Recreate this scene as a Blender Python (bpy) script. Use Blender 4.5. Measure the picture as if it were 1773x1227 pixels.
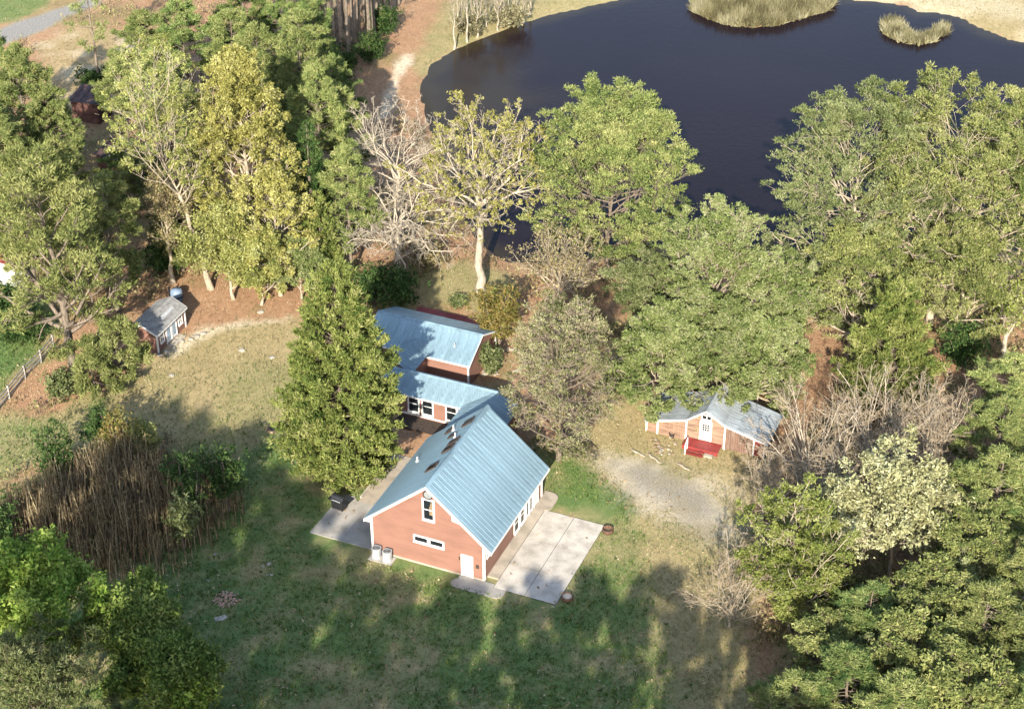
import bpy, math, random
import numpy as np
from mathutils import Matrix, Vector
R = math.radians
sc = bpy.context.scene
col = sc.collection
for o in list(bpy.data.objects): bpy.data.objects.remove(o)

# ------------------------------------------------------------------ camera, sky, sun, exposure
PITCH, DIST, FPX, PW, PH = R(33), 171.47, 3200.0, 1773, 1227
CS, SN = math.cos(PITCH), math.sin(PITCH)
CAM = np.array([0, -DIST*CS, DIST*SN])
cd = bpy.data.cameras.new('camera'); cam = bpy.data.objects.new('camera', cd); col.objects.link(cam)
cam.location = CAM; cam.rotation_euler = (R(90)-PITCH, 0, 0)
cd.sensor_width = 36; cd.lens = FPX/PW*36; cd.clip_start = 1; cd.clip_end = 6000
sc.camera = cam
SUN_EL, SH_AZ = R(27), R(7)             # elevation; shadows fall this far right of straight away
sdir = Vector((-math.sin(SH_AZ)*math.cos(SUN_EL), -math.cos(SH_AZ)*math.cos(SUN_EL), math.sin(SUN_EL)))
w = bpy.data.worlds.new('World'); sc.world = w; w.use_nodes = True
nt = w.node_tree; bg = nt.nodes['Background']
sky = nt.nodes.new('ShaderNodeTexSky'); sky.sky_type = 'NISHITA'; sky.sun_disc = False
sky.sun_elevation = SUN_EL; sky.sun_rotation = math.atan2(sdir.x, sdir.y)
nt.links.new(sky.outputs[0], bg.inputs[0]); bg.inputs[1].default_value = 0.145
sl = bpy.data.lights.new('sun', 'SUN'); sl.energy = 4.4; sl.angle = R(0.6); sl.color = (1.0, 0.925, 0.80)
sun = bpy.data.objects.new('sun', sl); col.objects.link(sun)
sun.rotation_euler = sdir.to_track_quat('Z', 'Y').to_euler(); sun.location = (0, -60, 120)
vs = sc.view_settings; vs.view_transform = 'Standard'; vs.look = 'None'; vs.gamma = 1; vs.use_curve_mapping = False
vs.exposure = 1.93
sc.cycles.max_bounces = 5; sc.cycles.diffuse_bounces = 3; sc.cycles.glossy_bounces = 2; sc.cycles.transmission_bounces = 3

# ------------------------------------------------------------------ picture <-> place
def proj(P):
    v = np.asarray(P, float)-CAM
    Z = v[1]*CS-v[2]*SN; Y = v[1]*SN+v[2]*CS
    return PW/2+FPX*v[0]/Z, PH/2-FPX*Y/Z
def G(px, py, z=0.0):
    x = (px-PW/2)/FPX; y = -(py-PH/2)/FPX
    d = np.array([x, CS+y*SN, -SN+y*CS]); t = (z-CAM[2])/d[2]
    return CAM+d*t
def Gs(pts, z=0.0): return np.array([G(x, y, z)[:2] for x, y in pts])
def height_for(P, top):
    a, b = 0.3, 60.0
    for _ in range(40):
        m = (a+b)/2
        if proj((P[0], P[1], m))[1] > top: a = m
        else: b = m
    return a

# ------------------------------------------------------------------ noise, distances
def vnoise(x, y, scale, seed):
    r = np.random.default_rng(seed).random((256, 256))
    x = x/scale+1000.3; y = y/scale+1000.7
    i = np.floor(x).astype(int); j = np.floor(y).astype(int); fx = x-i; fy = y-j
    fx = fx*fx*(3-2*fx); fy = fy*fy*(3-2*fy)
    i0 = i % 256; i1 = (i+1) % 256; j0 = j % 256; j1 = (j+1) % 256
    return (r[i0, j0]*(1-fx)+r[i1, j0]*fx)*(1-fy)+(r[i0, j1]*(1-fx)+r[i1, j1]*fx)*fy
def fbm(x, y, scale, seed, o=3):
    s = 0; a = 1; t = 0
    for k in range(o):
        s = s+a*vnoise(x, y, scale/2**k, seed+k); t += a; a *= .55
    return s/t
def sdf(x, y, poly):
    """signed distance to a polygon, negative inside"""
    d = np.full(x.shape, 1e9); ins = np.zeros(x.shape, bool); n = len(poly)
    for k in range(n):
        ax, ay = poly[k]; bx, by = poly[(k+1) % n]
        ex, ey = bx-ax, by-ay; L = ex*ex+ey*ey+1e-9
        t = np.clip(((x-ax)*ex+(y-ay)*ey)/L, 0, 1)
        d = np.minimum(d, (x-ax-t*ex)**2+(y-ay-t*ey)**2)
        c = ((ay > y) != (by > y))
        xx = ex*(y-ay)/(ey if abs(ey) > 1e-9 else 1e-9)+ax
        ins ^= c & (x < xx)
    d = np.sqrt(d)
    return np.where(ins, -d, d)
def sstep(a, b, x):
    t = np.clip((x-a)/(b-a), 0, 1); return t*t*(3-2*t)

# ------------------------------------------------------------------ materials
def new_mat(name):
    m = bpy.data.materials.new(name); m.use_nodes = True
    n = m.node_tree.nodes; n.clear()
    return m, n, m.node_tree.links
def N(n, t, **k):
    o = n.new(t)
    for a, b in k.items():
        if a.startswith('i_'): o.inputs[int(a[2:])].default_value = b
        else: setattr(o, a, b)
    return o
def ramp(n, stops):
    r = n.new('ShaderNodeValToRGB'); e = r.color_ramp.elements
    while len(e) < len(stops): e.new(.5)
    for k, (p, c) in enumerate(stops):
        e[k].position = p; e[k].color = (*c, 1)
    return r
def mix(n, l, fac, a, b, mode='MIX'):
    m = n.new('ShaderNodeMix'); m.data_type = 'RGBA'; m.blend_type = mode
    for s, v in ((0, fac), (6, a), (7, b)):
        if isinstance(v, bpy.types.NodeSocket): l.new(v, m.inputs[s])
        elif isinstance(v, (int, float)): m.inputs[s].default_value = v
        else: m.inputs[s].default_value = (*v, 1)
    return m.outputs[2]
def mat(name, c, rough=.8, metal=0., var=.2, scale=3., bump=.1, c2=None, stretch=None, spec=.3, fine=18.):
    c = tuple(x*.84 for x in c); c2 = c2 and tuple(x*.84 for x in c2)
    m, n, l = new_mat(name)
    out = N(n, 'ShaderNodeOutputMaterial'); p = N(n, 'ShaderNodeBsdfPrincipled')
    p.inputs['Roughness'].default_value = rough; p.inputs['Metallic'].default_value = metal
    p.inputs['Specular IOR Level'].default_value = spec
    tc = N(n, 'ShaderNodeTexCoord'); mp = N(n, 'ShaderNodeMapping')
    if stretch: mp.inputs['Scale'].default_value = stretch
    l.new(tc.outputs['Object'], mp.inputs[0])
    n1 = N(n, 'ShaderNodeTexNoise'); n1.inputs['Scale'].default_value = scale; n1.inputs['Detail'].default_value = 6
    n2 = N(n, 'ShaderNodeTexNoise'); n2.inputs['Scale'].default_value = fine; n2.inputs['Detail'].default_value = 3
    l.new(mp.outputs[0], n1.inputs[0]); l.new(mp.outputs[0], n2.inputs[0])
    c2 = c2 or tuple(x*(1-var*1.6) for x in c)
    hi = tuple(min(1, x*(1+var*.6)) for x in c)
    r = ramp(n, [(.3, c2), (.55, c), (.8, hi)]); l.new(n1.outputs[0], r.inputs[0])
    r2 = ramp(n, [(.3, (1-var,)*3), (.7, (1+var*.3,)*3)]); l.new(n2.outputs[0], r2.inputs[0])
    oi = N(n, 'ShaderNodeObjectInfo'); mr = N(n, 'ShaderNodeMapRange'); mr.inputs[3].default_value = 1-var*.35; mr.inputs[4].default_value = 1+var*.2
    l.new(oi.outputs['Random'], mr.inputs[0])
    cc = mix(n, l, 1., r.outputs[0], r2.outputs[0], 'MULTIPLY')
    hs = N(n, 'ShaderNodeHueSaturation'); l.new(cc, hs.inputs['Color']); l.new(mr.outputs[0], hs.inputs['Value'])
    l.new(hs.outputs[0], p.inputs['Base Color'])
    if bump:
        b = N(n, 'ShaderNodeBump'); b.inputs['Strength'].default_value = bump; b.inputs['Distance'].default_value = .03
        l.new(n2.outputs[0], b.inputs['Height']); l.new(b.outputs[0], p.inputs['Normal'])
    l.new(p.outputs[0], out.inputs[0])
    return m
def leaf(name, cols, trans=.3):
    """foliage: per-leaf tone picks a colour, some light comes through"""
    m, n, l = new_mat(name)
    out = N(n, 'ShaderNodeOutputMaterial'); at = N(n, 'ShaderNodeAttribute'); at.attribute_name = 'tone'
    cols = [(c[0]*.85, c[1]*.965, c[2]*.98) for c in cols]; k = len(cols); r = ramp(n, [(i/(k-1), c) for i, c in enumerate(cols)]); l.new(at.outputs['Fac'], r.inputs[0])
    oi = N(n, 'ShaderNodeObjectInfo'); mr = N(n, 'ShaderNodeMapRange'); mr.inputs[3].default_value = .86; mr.inputs[4].default_value = 1.12
    l.new(oi.outputs['Random'], mr.inputs[0])
    hs = N(n, 'ShaderNodeHueSaturation'); l.new(r.outputs[0], hs.inputs['Color']); l.new(mr.outputs[0], hs.inputs['Value'])
    d = N(n, 'ShaderNodeBsdfDiffuse'); t = N(n, 'ShaderNodeBsdfTranslucent'); g = N(n, 'ShaderNodeMixShader'); g.inputs[0].default_value = trans
    l.new(hs.outputs[0], d.inputs[0]); l.new(hs.outputs[0], t.inputs[0])
    l.new(d.outputs[0], g.inputs[1]); l.new(t.outputs[0], g.inputs[2]); l.new(g.outputs[0], out.inputs[0])
    return m

M = {}
M['red'] = mat('red_painted_siding', (.200, .102, .073), .75, var=.1, scale=.5, bump=.06, fine=9, stretch=(1, 1, 3))
M['redshed'] = mat('faded_red_boards', (.25, .155, .105), .85, var=.3, scale=.9, bump=.15, stretch=(1, 1, 4))
M['redwood'] = mat('weathered_brown_boards', (.17, .10, .07), .9, var=.5, scale=1.5, bump=.2, stretch=(3, 3, .5), c2=(.28, .22, .17))
M['deckred'] = mat('red_deck_paint', (.21, .032, .028), .6, var=.2, scale=2)
M['white'] = mat('white_paint', (.66, .64, .60), .6, var=.1, scale=2, bump=.03)
M['blue'] = mat('blue_metal_roofing', (.166, .250, .292), .5, metal=.0, var=.26, scale=1.1, bump=.03, spec=.5, stretch=(1, .18, 1))
M['grey_metal'] = mat('grey_metal_roofing', (.27, .30, .315), .55, metal=.0, var=.35, scale=.9, bump=.05, c2=(.15, .165, .165))
M['shingle'] = mat('grey_shingles', (.24, .235, .22), .9, var=.3, scale=2.5, bump=.25, fine=30)
M['rust'] = mat('rusty_dark_roofing', (.085, .05, .045), .8, var=.5, scale=1.2, bump=.2)
M['darkwood'] = mat('dark_shed_boards', (.10, .045, .035), .9, var=.5, scale=1.5, bump=.2)
M['glass'] = mat('dark_window_glass', (.012, .015, .018), .08, var=.3, scale=1.5, bump=0, spec=.8)
M['skyglass'] = mat('skylight_glass', (.012, .011, .010), .3, var=.3, scale=2, bump=0, spec=.25)
M['doorblue'] = mat('pale_blue_door_glass', (.22, .32, .40), .15, var=.2, scale=3, bump=0, spec=.7)
M['conc'] = mat('pale_concrete', (.41, .37, .31), .9, var=.26, scale=.9, bump=.2, c2=(.28, .25, .205))
M['conc2'] = mat('grey_concrete', (.31, .285, .245), .9, var=.2, scale=.7, bump=.08)
M['concwalk'] = mat('tan_concrete', (.33, .28, .215), .9, var=.2, scale=.9, bump=.08)
M['black'] = mat('black_enamel', (.018, .019, .021), .45, var=.3, scale=4, bump=.03)
M['iron'] = mat('dark_rusty_iron', (.05, .035, .026), .8, var=.4, scale=6, bump=.1)
M['steel'] = mat('pale_grey_steel', (.44, .45, .45), .5, metal=.2, var=.15, scale=4, bump=.03)
M['grille'] = mat('grey_grille', (.20, .21, .21), .6, var=.2, scale=5, bump=.03)
M['bluegrey'] = mat('blue_grey_plastic', (.16, .21, .28), .5, var=.2, scale=3, bump=.03)
M['oakbarrel'] = mat('barrel_staves', (.12, .06, .035), .8, var=.4, scale=6, bump=.15, stretch=(2, 2, .3))
M['soil'] = mat('dry_soil', (.24, .17, .10), .95, var=.4, scale=6, bump=.4)
M['stone'] = mat('pale_stones', (.40, .35, .28), .9, var=.35, scale=3, bump=.3)
M['brick'] = mat('salmon_bricks', (.52, .32, .235), .9, var=.35, scale=5, bump=.2)
M['timber'] = mat('bleached_timber', (.30, .255, .19), .9, var=.3, scale=2, bump=.25, stretch=(.5, 3, 3))
M['fence'] = mat('weathered_fence_wood', (.30, .28, .25), .9, var=.35, scale=2, bump=.2)
M['tarp'] = mat('green_netting', (.07, .09, .06), .8, var=.3, scale=3)
M['bark'] = mat('grey_brown_bark', (.17, .135, .10), .95, var=.4, scale=2.5, bump=.4, stretch=(3, 3, .7))
M['palebark'] = mat('pale_bark', (.36, .30, .215), .95, var=.3, scale=2.0, bump=.35, stretch=(3, 3, .7))
M['whitebark'] = mat('whitish_bark', (.36, .305, .23), .95, var=.3, scale=2.0, bump=.3, stretch=(3, 3, .7))
M['twig'] = mat('bare_twigs', (.31, .24, .155), .95, var=.35, scale=1.2, bump=0)
M['pinkbark'] = mat('reddish_grey_twigs', (.27, .215, .155), .95, var=.3, scale=1.2, bump=0)
L = {}
L['pine'] = leaf('pine_needles', [(.05, .07, .02), (.12, .135, .042), (.20, .195, .065), (.28, .25, .10)], .14)
L['pine2'] = leaf('deep_green_needles', [(.035, .062, .02), (.088, .118, .036), (.155, .17, .052), (.22, .21, .08)], .14)
L['pine3'] = leaf('olive_needles', [(.046, .054, .018), (.108, .112, .034), (.178, .168, .056), (.25, .22, .09)], .14)
L['cedar'] = leaf('cedar_sprays', [(.045, .065, .016), (.11, .122, .03), (.19, .185, .052), (.27, .24, .095)], .14)
L['greycedar'] = leaf('grey_green_sprays', [(.045, .05, .018), (.115, .108, .042), (.20, .172, .082), (.29, .245, .135)], .14)
L['yellow'] = leaf('yellow_green_leaves', [(.12, .106, .028), (.23, .192, .054), (.31, .258, .082), (.38, .32, .135)], .35)
L['poplar'] = leaf('pale_yellow_green_leaves', [(.09, .095, .026), (.19, .175, .05), (.27, .24, .075), (.34, .31, .13)], .35)
L['bud'] = leaf('golden_bud_leaves', [(.10, .09, .02), (.21, .175, .045), (.31, .25, .08), (.37, .32, .14)], .35)
L['light'] = leaf('fresh_green_leaves', [(.07, .09, .025), (.145, .16, .05), (.225, .22, .085), (.31, .28, .15)], .35)
L['vivid'] = leaf('vivid_green_leaves', [(.065, .11, .018), (.14, .195, .032), (.22, .26, .05), (.31, .33, .085)], .4)
L['mid'] = leaf('mid_green_leaves', [(.05, .072, .016), (.105, .138, .03), (.17, .19, .046), (.25, .25, .08)], .35)
L['dark'] = leaf('dark_green_leaves', [(.016, .032, .010), (.035, .058, .018), (.06, .085, .025), (.09, .11, .035)], .25)
L['greygreen'] = leaf('grey_green_leaves', [(.045, .055, .020), (.098, .105, .038), (.16, .158, .064), (.23, .215, .105)], .3)
L['lime'] = leaf('lime_leaves', [(.075, .088, .020), (.15, .158, .038), (.225, .215, .06), (.31, .285, .12)], .4)
L['cream'] = leaf('cream_blossom', [(.14, .12, .05), (.275, .24, .115), (.41, .355, .18), (.49, .43, .25)], .3)
L['orange'] = leaf('orange_yellow_leaves', [(.09, .085, .02), (.19, .13, .04), (.26, .17, .06), (.17, .175, .05)], .35)
L['brush'] = leaf('dry_brush', [(.10, .07, .035), (.19, .135, .068), (.28, .205, .10), (.14, .145, .05)], .2)
L['reed'] = leaf('dry_reeds', [(.07, .055, .03), (.15, .12, .06), (.24, .19, .105), (.33, .27, .17)], .25)
L['cane'] = leaf('tan_cane_stems', [(.04, .025, .016), (.095, .06, .037), (.17, .115, .07), (.30, .22, .135)], .1)

# ------------------------------------------------------------------ mesh helpers
def mesh_np(name, V, F, material, tone=None, smooth=False):
    """F: (n,k) array or list of such arrays"""
    Fs = F if isinstance(F, list) else [F]
    Fs = [f for f in Fs if len(f)]
    me = bpy.data.meshes.new(name)
    me.vertices.add(len(V)); me.vertices.foreach_set('co', np.asarray(V, np.float32).ravel())
    nl = sum(f.size for f in Fs); npoly = sum(len(f) for f in Fs)
    me.loops.add(nl); me.loops.foreach_set('vertex_index', np.concatenate([f.ravel() for f in Fs]).astype(np.int32))
    me.polygons.add(npoly)
    st = np.concatenate([np.full(len(f), f.shape[1]) for f in Fs])
    me.polygons.foreach_set('loop_start', np.concatenate([[0], np.cumsum(st)[:-1]]).astype(np.int32))
    if smooth: me.polygons.foreach_set('use_smooth', np.ones(npoly, bool))
    me.update(calc_edges=True)
    if tone is not None:
        a = me.attributes.new('tone', 'FLOAT', 'FACE'); a.data.foreach_set('value', np.asarray(tone, np.float32))
    me.materials.append(material)
    return me
def link(name, me, parent=None, M4=None):
    o = bpy.data.objects.new(name, me); col.objects.link(o)
    if parent: o.parent = parent
    if M4 is not None: o.matrix_basis = M4
    return o
def unit(v): return v/np.maximum(np.linalg.norm(v, axis=-1, keepdims=True), 1e-9)
def tubes(Ps, Rs, sides):
    """Ps (n,k,3), Rs (n,k) -> vertices, quads"""
    n, k, _ = Ps.shape
    T = np.empty_like(Ps); T[:, 1:-1] = Ps[:, 2:]-Ps[:, :-2]; T[:, 0] = Ps[:, 1]-Ps[:, 0]; T[:, -1] = Ps[:, -1]-Ps[:, -2]; T = unit(T)
    ref = np.where(np.abs(T[..., 2:3]) > .85, np.array([1., 0, 0]), np.array([0, 0, 1.]))
    A = unit(np.cross(T, ref)); B = np.cross(T, A)
    a = np.arange(sides)*2*math.pi/sides
    V = Ps[:, :, None]+Rs[:, :, None, None]*(np.cos(a)[:, None]*A[:, :, None]+np.sin(a)[:, None]*B[:, :, None])
    i = np.arange(n*k*sides).reshape(n, k, sides); j = np.roll(i, -1, 2)
    F = np.stack([i[:, :-1], j[:, :-1], j[:, 1:], i[:, 1:]], -1).reshape(-1, 4)
    return V.reshape(-1, 3), F
class MB:
    def __init__(s): s.v = []; s.f = []
    def add(s, vs, fs):
        b = len(s.v); s.v += [tuple(map(float, x)) for x in vs]; s.f += [tuple(i+b for i in f) for f in fs]; return s
    def box(s, x0, x1, y0, y1, z0, z1):
        return s.add([(x0, y0, z0), (x1, y0, z0), (x1, y1, z0), (x0, y1, z0), (x0, y0, z1), (x1, y0, z1), (x1, y1, z1), (x0, y1, z1)],
                     [(0, 3, 2, 1), (4, 5, 6, 7), (0, 1, 5, 4), (1, 2, 6, 5), (2, 3, 7, 6), (3, 0, 4, 7)])
    def prism(s, poly, a, b, axis='z'):
        """poly: 2D outline extruded from a to b along the axis (y: outline is x,z)"""
        n = len(poly)
        f = (lambda p, t: (p[0], p[1], t)) if axis == 'z' else ((lambda p, t: (p[0], t, p[1])) if axis == 'y' else (lambda p, t: (t, p[0], p[1])))
        vs = [f(p, a) for p in poly]+[f(p, b) for p in poly]
        return s.add(vs, [tuple(range(n))[::-1], tuple(range(n, 2*n))]+[(i, (i+1) % n, n+(i+1) % n, n+i) for i in range(n)])
    def beam(s, p, q, wd, ht, up=(0, 0, 1)):
        p = Vector(p); q = Vector(q); d = (q-p).normalized(); sd = d.cross(Vector(up)).normalized(); u2 = sd.cross(d)
        vs = []
        for e in (p, q):
            for a, b in ((-1, -1), (1, -1), (1, 1), (-1, 1)): vs.append(e+sd*a*wd/2+u2*b*ht/2)
        return s.add(vs, [(0, 1, 2, 3), (7, 6, 5, 4), (0, 4, 5, 1), (1, 5, 6, 2), (2, 6, 7, 3), (3, 7, 4, 0)])
    def lathe(s, prof, n=20, c=(0, 0, 0), axis='z', a0=0, a1=2*math.pi):
        vs = []; full = abs(a1-a0-2*math.pi) < 1e-6; m = n if full else n+1
        for r, z in prof:
            for k in range(m):
                a = a0+(a1-a0)*k/n; x, y = r*math.cos(a), r*math.sin(a)
                vs.append((c[0]+x, c[1]+y, c[2]+z) if axis == 'z' else ((c[0]+x, c[1]+z, c[2]+y) if axis == 'y' else (c[0]+z, c[1]+x, c[2]+y)))
        fs = []
        for i in range(len(prof)-1):
            for k in range(m if full else n):
                fs.append((i*m+k, i*m+(k+1) % m, (i+1)*m+(k+1) % m, (i+1)*m+k))
        return s.add(vs, fs)
    def rock(s, c, r, rng, sq=.6):
        c = np.array(c, float); ph = [(0, 0, 1), (0, 0, -1)]; vs = [(0, 0, 1)]
        for z, n in ((.5, 6), (-.4, 6)):
            for k in range(n):
                a = 2*math.pi*(k+.5*(z < 0))/n; q = math.sqrt(1-z*z); vs.append((q*math.cos(a), q*math.sin(a), z))
        vs.append((0, 0, -1))
        V = [c+np.array(v)*np.array([r, r*rng.uniform(.6, 1.1), r*sq])*rng.uniform(.8, 1.2) for v in vs]
        F = [(0, 1+k, 1+(k+1) % 6) for k in range(6)]+[(1+k, 7+k, 7+(k+1) % 6, 1+(k+1) % 6) for k in range(6)]+[(13, 7+(k+1) % 6, 7+k) for k in range(6)]
        return s.add(V, F)
    def mesh(s, name, m, smooth=False):
        me = bpy.data.meshes.new(name); me.from_pydata(s.v, [], s.f); me.update()
        if smooth: me.polygons.foreach_set('use_smooth', [True]*len(me.polygons))
        me.materials.append(m); return me
    def build(s, name, m, parent=None, smooth=False, label=None, M4=None):
        o = link(name, s.mesh(name, m, smooth), parent, M4)
        if label: o['label'] = label
        return o
def tag(o, label, cat, group=None, kind=None):
    if label: o['label'] = label
    if cat: o['category'] = cat
    if group: o['group'] = group
    if kind: o['kind'] = kind
    return o
def empty(name, loc, rz=0.):
    o = bpy.data.objects.new(name, None); col.objects.link(o); o.empty_display_size = .3
    o.location = loc; o.rotation_euler = (0, 0, rz); return o
def structure(o): o['kind'] = 'structure'; return o
def basis(x, y, z, o):
    m = Matrix.Identity(4)
    for i, c in enumerate((x, y, z, o)):
        for k in range(3): m[k][i] = c[k]
    return m

# ------------------------------------------------------------------ ground
HX, HY, HTH = -2.154-9.67*math.cos(-.403), -32.518-9.67*math.sin(-.403), -.403   # front left corner of the house
def house_xy(x, y):
    c, s = math.cos(HTH), math.sin(HTH); return (HX+x*c-y*s, HY+x*s+y*c)
POND = Gs([(1773, 74), (1750, 71), (1700, 51), (1660, 33), (1620, 25), (1590, 25), (1570, 13), (1530, 4), (1475, 2), (1440, -12), (1300, -26), (1190, -25), (1110, -15),
           (1075, 0), (1030, 10), (960, 25), (900, 45), (860, 60), (790, 84), (750, 112), (727, 150), (735, 190), (755, 240), (775, 300), (800, 360), (835, 420), (880, 452), (960, 450), (1060, 440),
           (1160, 425), (1250, 420), (1340, 440), (1440, 462), (1550, 455), (1680, 440), (1800, 430), (1950, 380), (2050, 260), (2000, 150), (1900, 105)], -.3)
ISLE = Gs([(1195, 10), (1200, 22), (1225, 34), (1260, 46), (1300, 49), (1345, 46), (1390, 33), (1430, 22), (1447, 8), (1440, -14), (1380, -30), (1280, -32), (1210, -12)], -.3)
Z = {}
Z['lawn_tan'] = [(120, 700), (215, 665), (280, 612), (350, 572), (430, 558), (520, 548), (560, 600), (520, 760), (470, 745), (330, 760), (200, 760), (60, 790), (-60, 900), (-60, 720), (60, 720)]
Z['front'] = [(-80, 900), (100, 790), (330, 770), (480, 740), (640, 840), (720, 800), (960, 780), (1040, 800), (1120, 900), (1170, 1000), (1200, 1100), (1330, 1300), (900, 1500), (-100, 1400)]
Z['rightlawn'] = [(1010, 740), (1080, 700), (1120, 760), (1200, 800), (1290, 850), (1330, 980), (1300, 1120), (1330, 1300), (1180, 1300), (1150, 1080), (1080, 940), (1000, 830)]
Z['vivid'] = [(950, 800), (985, 785), (1040, 830), (1090, 880), (1110, 930), (1060, 900), (1030, 895), (960, 870)]
Z['sidegreen'] = [(-40, 740), (20, 720), (110, 715), (200, 680), (180, 720), (80, 790), (-40, 880)]
Z['leftpasture'] = [(-80, 480), (60, 470), (110, 560), (75, 625), (-20, 710), (-120, 760)]
Z['gravel'] = [(1050, 792), (1100, 790), (1150, 803), (1210, 816), (1255, 842), (1275, 885), (1225, 925), (1165, 902), (1110, 866), (1065, 826)]
Z['track'] = [(715, 0), (775, -30), (760, 20), (735, 60), (715, 100), (690, 150), (668, 190), (650, 240), (600, 250), (625, 160), (650, 90), (680, 40), (690, -30)]
Z['rut'] = [(695, 95), (712, 95), (700, 130), (682, 165), (672, 200), (655, 205), (668, 165), (680, 130)]
Z['road'] = [(-60, 75), (20, 42), (80, 22), (122, 8), (160, -6), (180, 5), (120, 27), (70, 55), (22, 72), (-60, 105)]
Z['straw2'] = [(1375, 560), (1415, 545), (1440, 600), (1435, 690), (1400, 730), (1345, 720), (1330, 690), (1370, 650)]
Z['bank'] = [(735, 70), (760, 20), (790, -40), (930, -40), (1080, -40), (1075, 0), (860, 62), (790, 86), (752, 112), (727, 150), (715, 110)]
Z['field'] = [(1440, -14), (1480, 2), (1530, 3), (1560, 5), (1600, 20), (1660, 30), (1700, 48), (1750, 70), (1780, 76), (1900, 105), (2100, 160), (2300, -60), (1400, -60)]
Z['backlawn'] = [(720, 470), (800, 450), (860, 470), (900, 500), (840, 545), (760, 530), (725, 510)]
Z['clearing'] = [(60, 80), (130, 40), (240, 60), (280, 120), (180, 190), (120, 180), (90, 120)]
Z['corner'] = [(-80, 60), (20, 36), (90, 10), (130, -20), (-80, -60)]
Z['sandline'] = [(290, 605), (330, 582), (350, 568), (400, 560), (500, 550), (500, 556), (420, 566), (380, 572), (340, 590), (300, 612)]
Z['cottage_yard'] = [(1050, 600), (1092, 590), (1112, 700), (1330, 790), (1345, 850), (1290, 880), (1080, 800), (1030, 770)]
Z['bed'] = [(868, 605), (885, 598), (900, 612), (902, 640), (885, 652), (865, 640)]
ZP = {k: Gs(v) for k, v in Z.items()}

def zones(x, y):
    """weights: green grass, pine straw / leaf litter, gravel, pale sand; the rest is dry tan grass"""
    nz = (fbm(x, y, 4., 3)-.5)*5; nf = (fbm(x, y, 1.2, 9)-.5)*1.6
    def zw(k, soft=1.2, amp=1.): return sstep(soft, -soft, sdf(x, y, ZP[k])+nz*amp*.6+nf*amp)
    lawn = np.maximum.reduce([zw('lawn_tan', .8, .5), zw('front'), zw('rightlawn'), zw('vivid'), zw('leftpasture'), zw('backlawn'), zw('bank'), zw('field'), zw('sidegreen'), zw('cottage_yard', 1.), zw('clearing', 1.5)*.75, zw('corner')])
    lawn = np.maximum(lawn, sstep(85, 95, np.abs(x)))
    straw = 1-lawn
    big = fbm(x, y, 9., 21); med = fbm(x, y, 2.5, 31)
    green = np.clip(zw('front', 3.)*(.90-.55*sstep(.48, .72, med)-.35*sstep(.55, .7, fbm(x, y, 1.1, 17))), 0, 1)
    right = zw('rightlawn', 2.5); green = green*(1-right*.95)+right*.15*sstep(.4, .7, big)
    green = np.maximum(green, zw('vivid', 1.2)*.95)
    green = np.maximum(green, zw('sidegreen', 2.)*(.25+.5*med)); green = np.maximum(green, zw('leftpasture', 2.)*.95); green = np.maximum(green, zw('corner', 1.)*.8)
    green = np.maximum(green, zw('lawn_tan', 2.)*.30*sstep(.42, .68, big)); green = np.maximum(green, zw('bank', 1.)*.35*med)
    green = np.maximum(green, zw('backlawn', 1.)*.2); green = np.maximum(green, straw*.35*sstep(.55, .75, fbm(x, y, 6., 77)))
    straw = np.maximum(straw, zw('track', 1.)*.9); straw = np.maximum(straw, zw('straw2', 1.))
    straw = np.maximum(straw, zw('bed', .3, .1))
    gravel = np.maximum(zw('gravel', 2.6, 1.5)*(.35+.75*med), zw('road', .5, .2))
    sand = np.maximum.reduce([zw('rut', .5, .5)*.8, zw('sandline', .6, .5)*.75, zw('field', 1.)*.35*sstep(.35, .6, big), zw('clearing', 2.)*.35*sstep(.45, .65, med)])
    sand = np.maximum(sand, sstep(2.5, .3, np.abs(sdf(x, y, ZP['gravel'])+.3+nz*.5))*.38*sstep(.35, .65, med))
    return np.stack([green, straw*(1-gravel), gravel, sand], -1)

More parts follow.
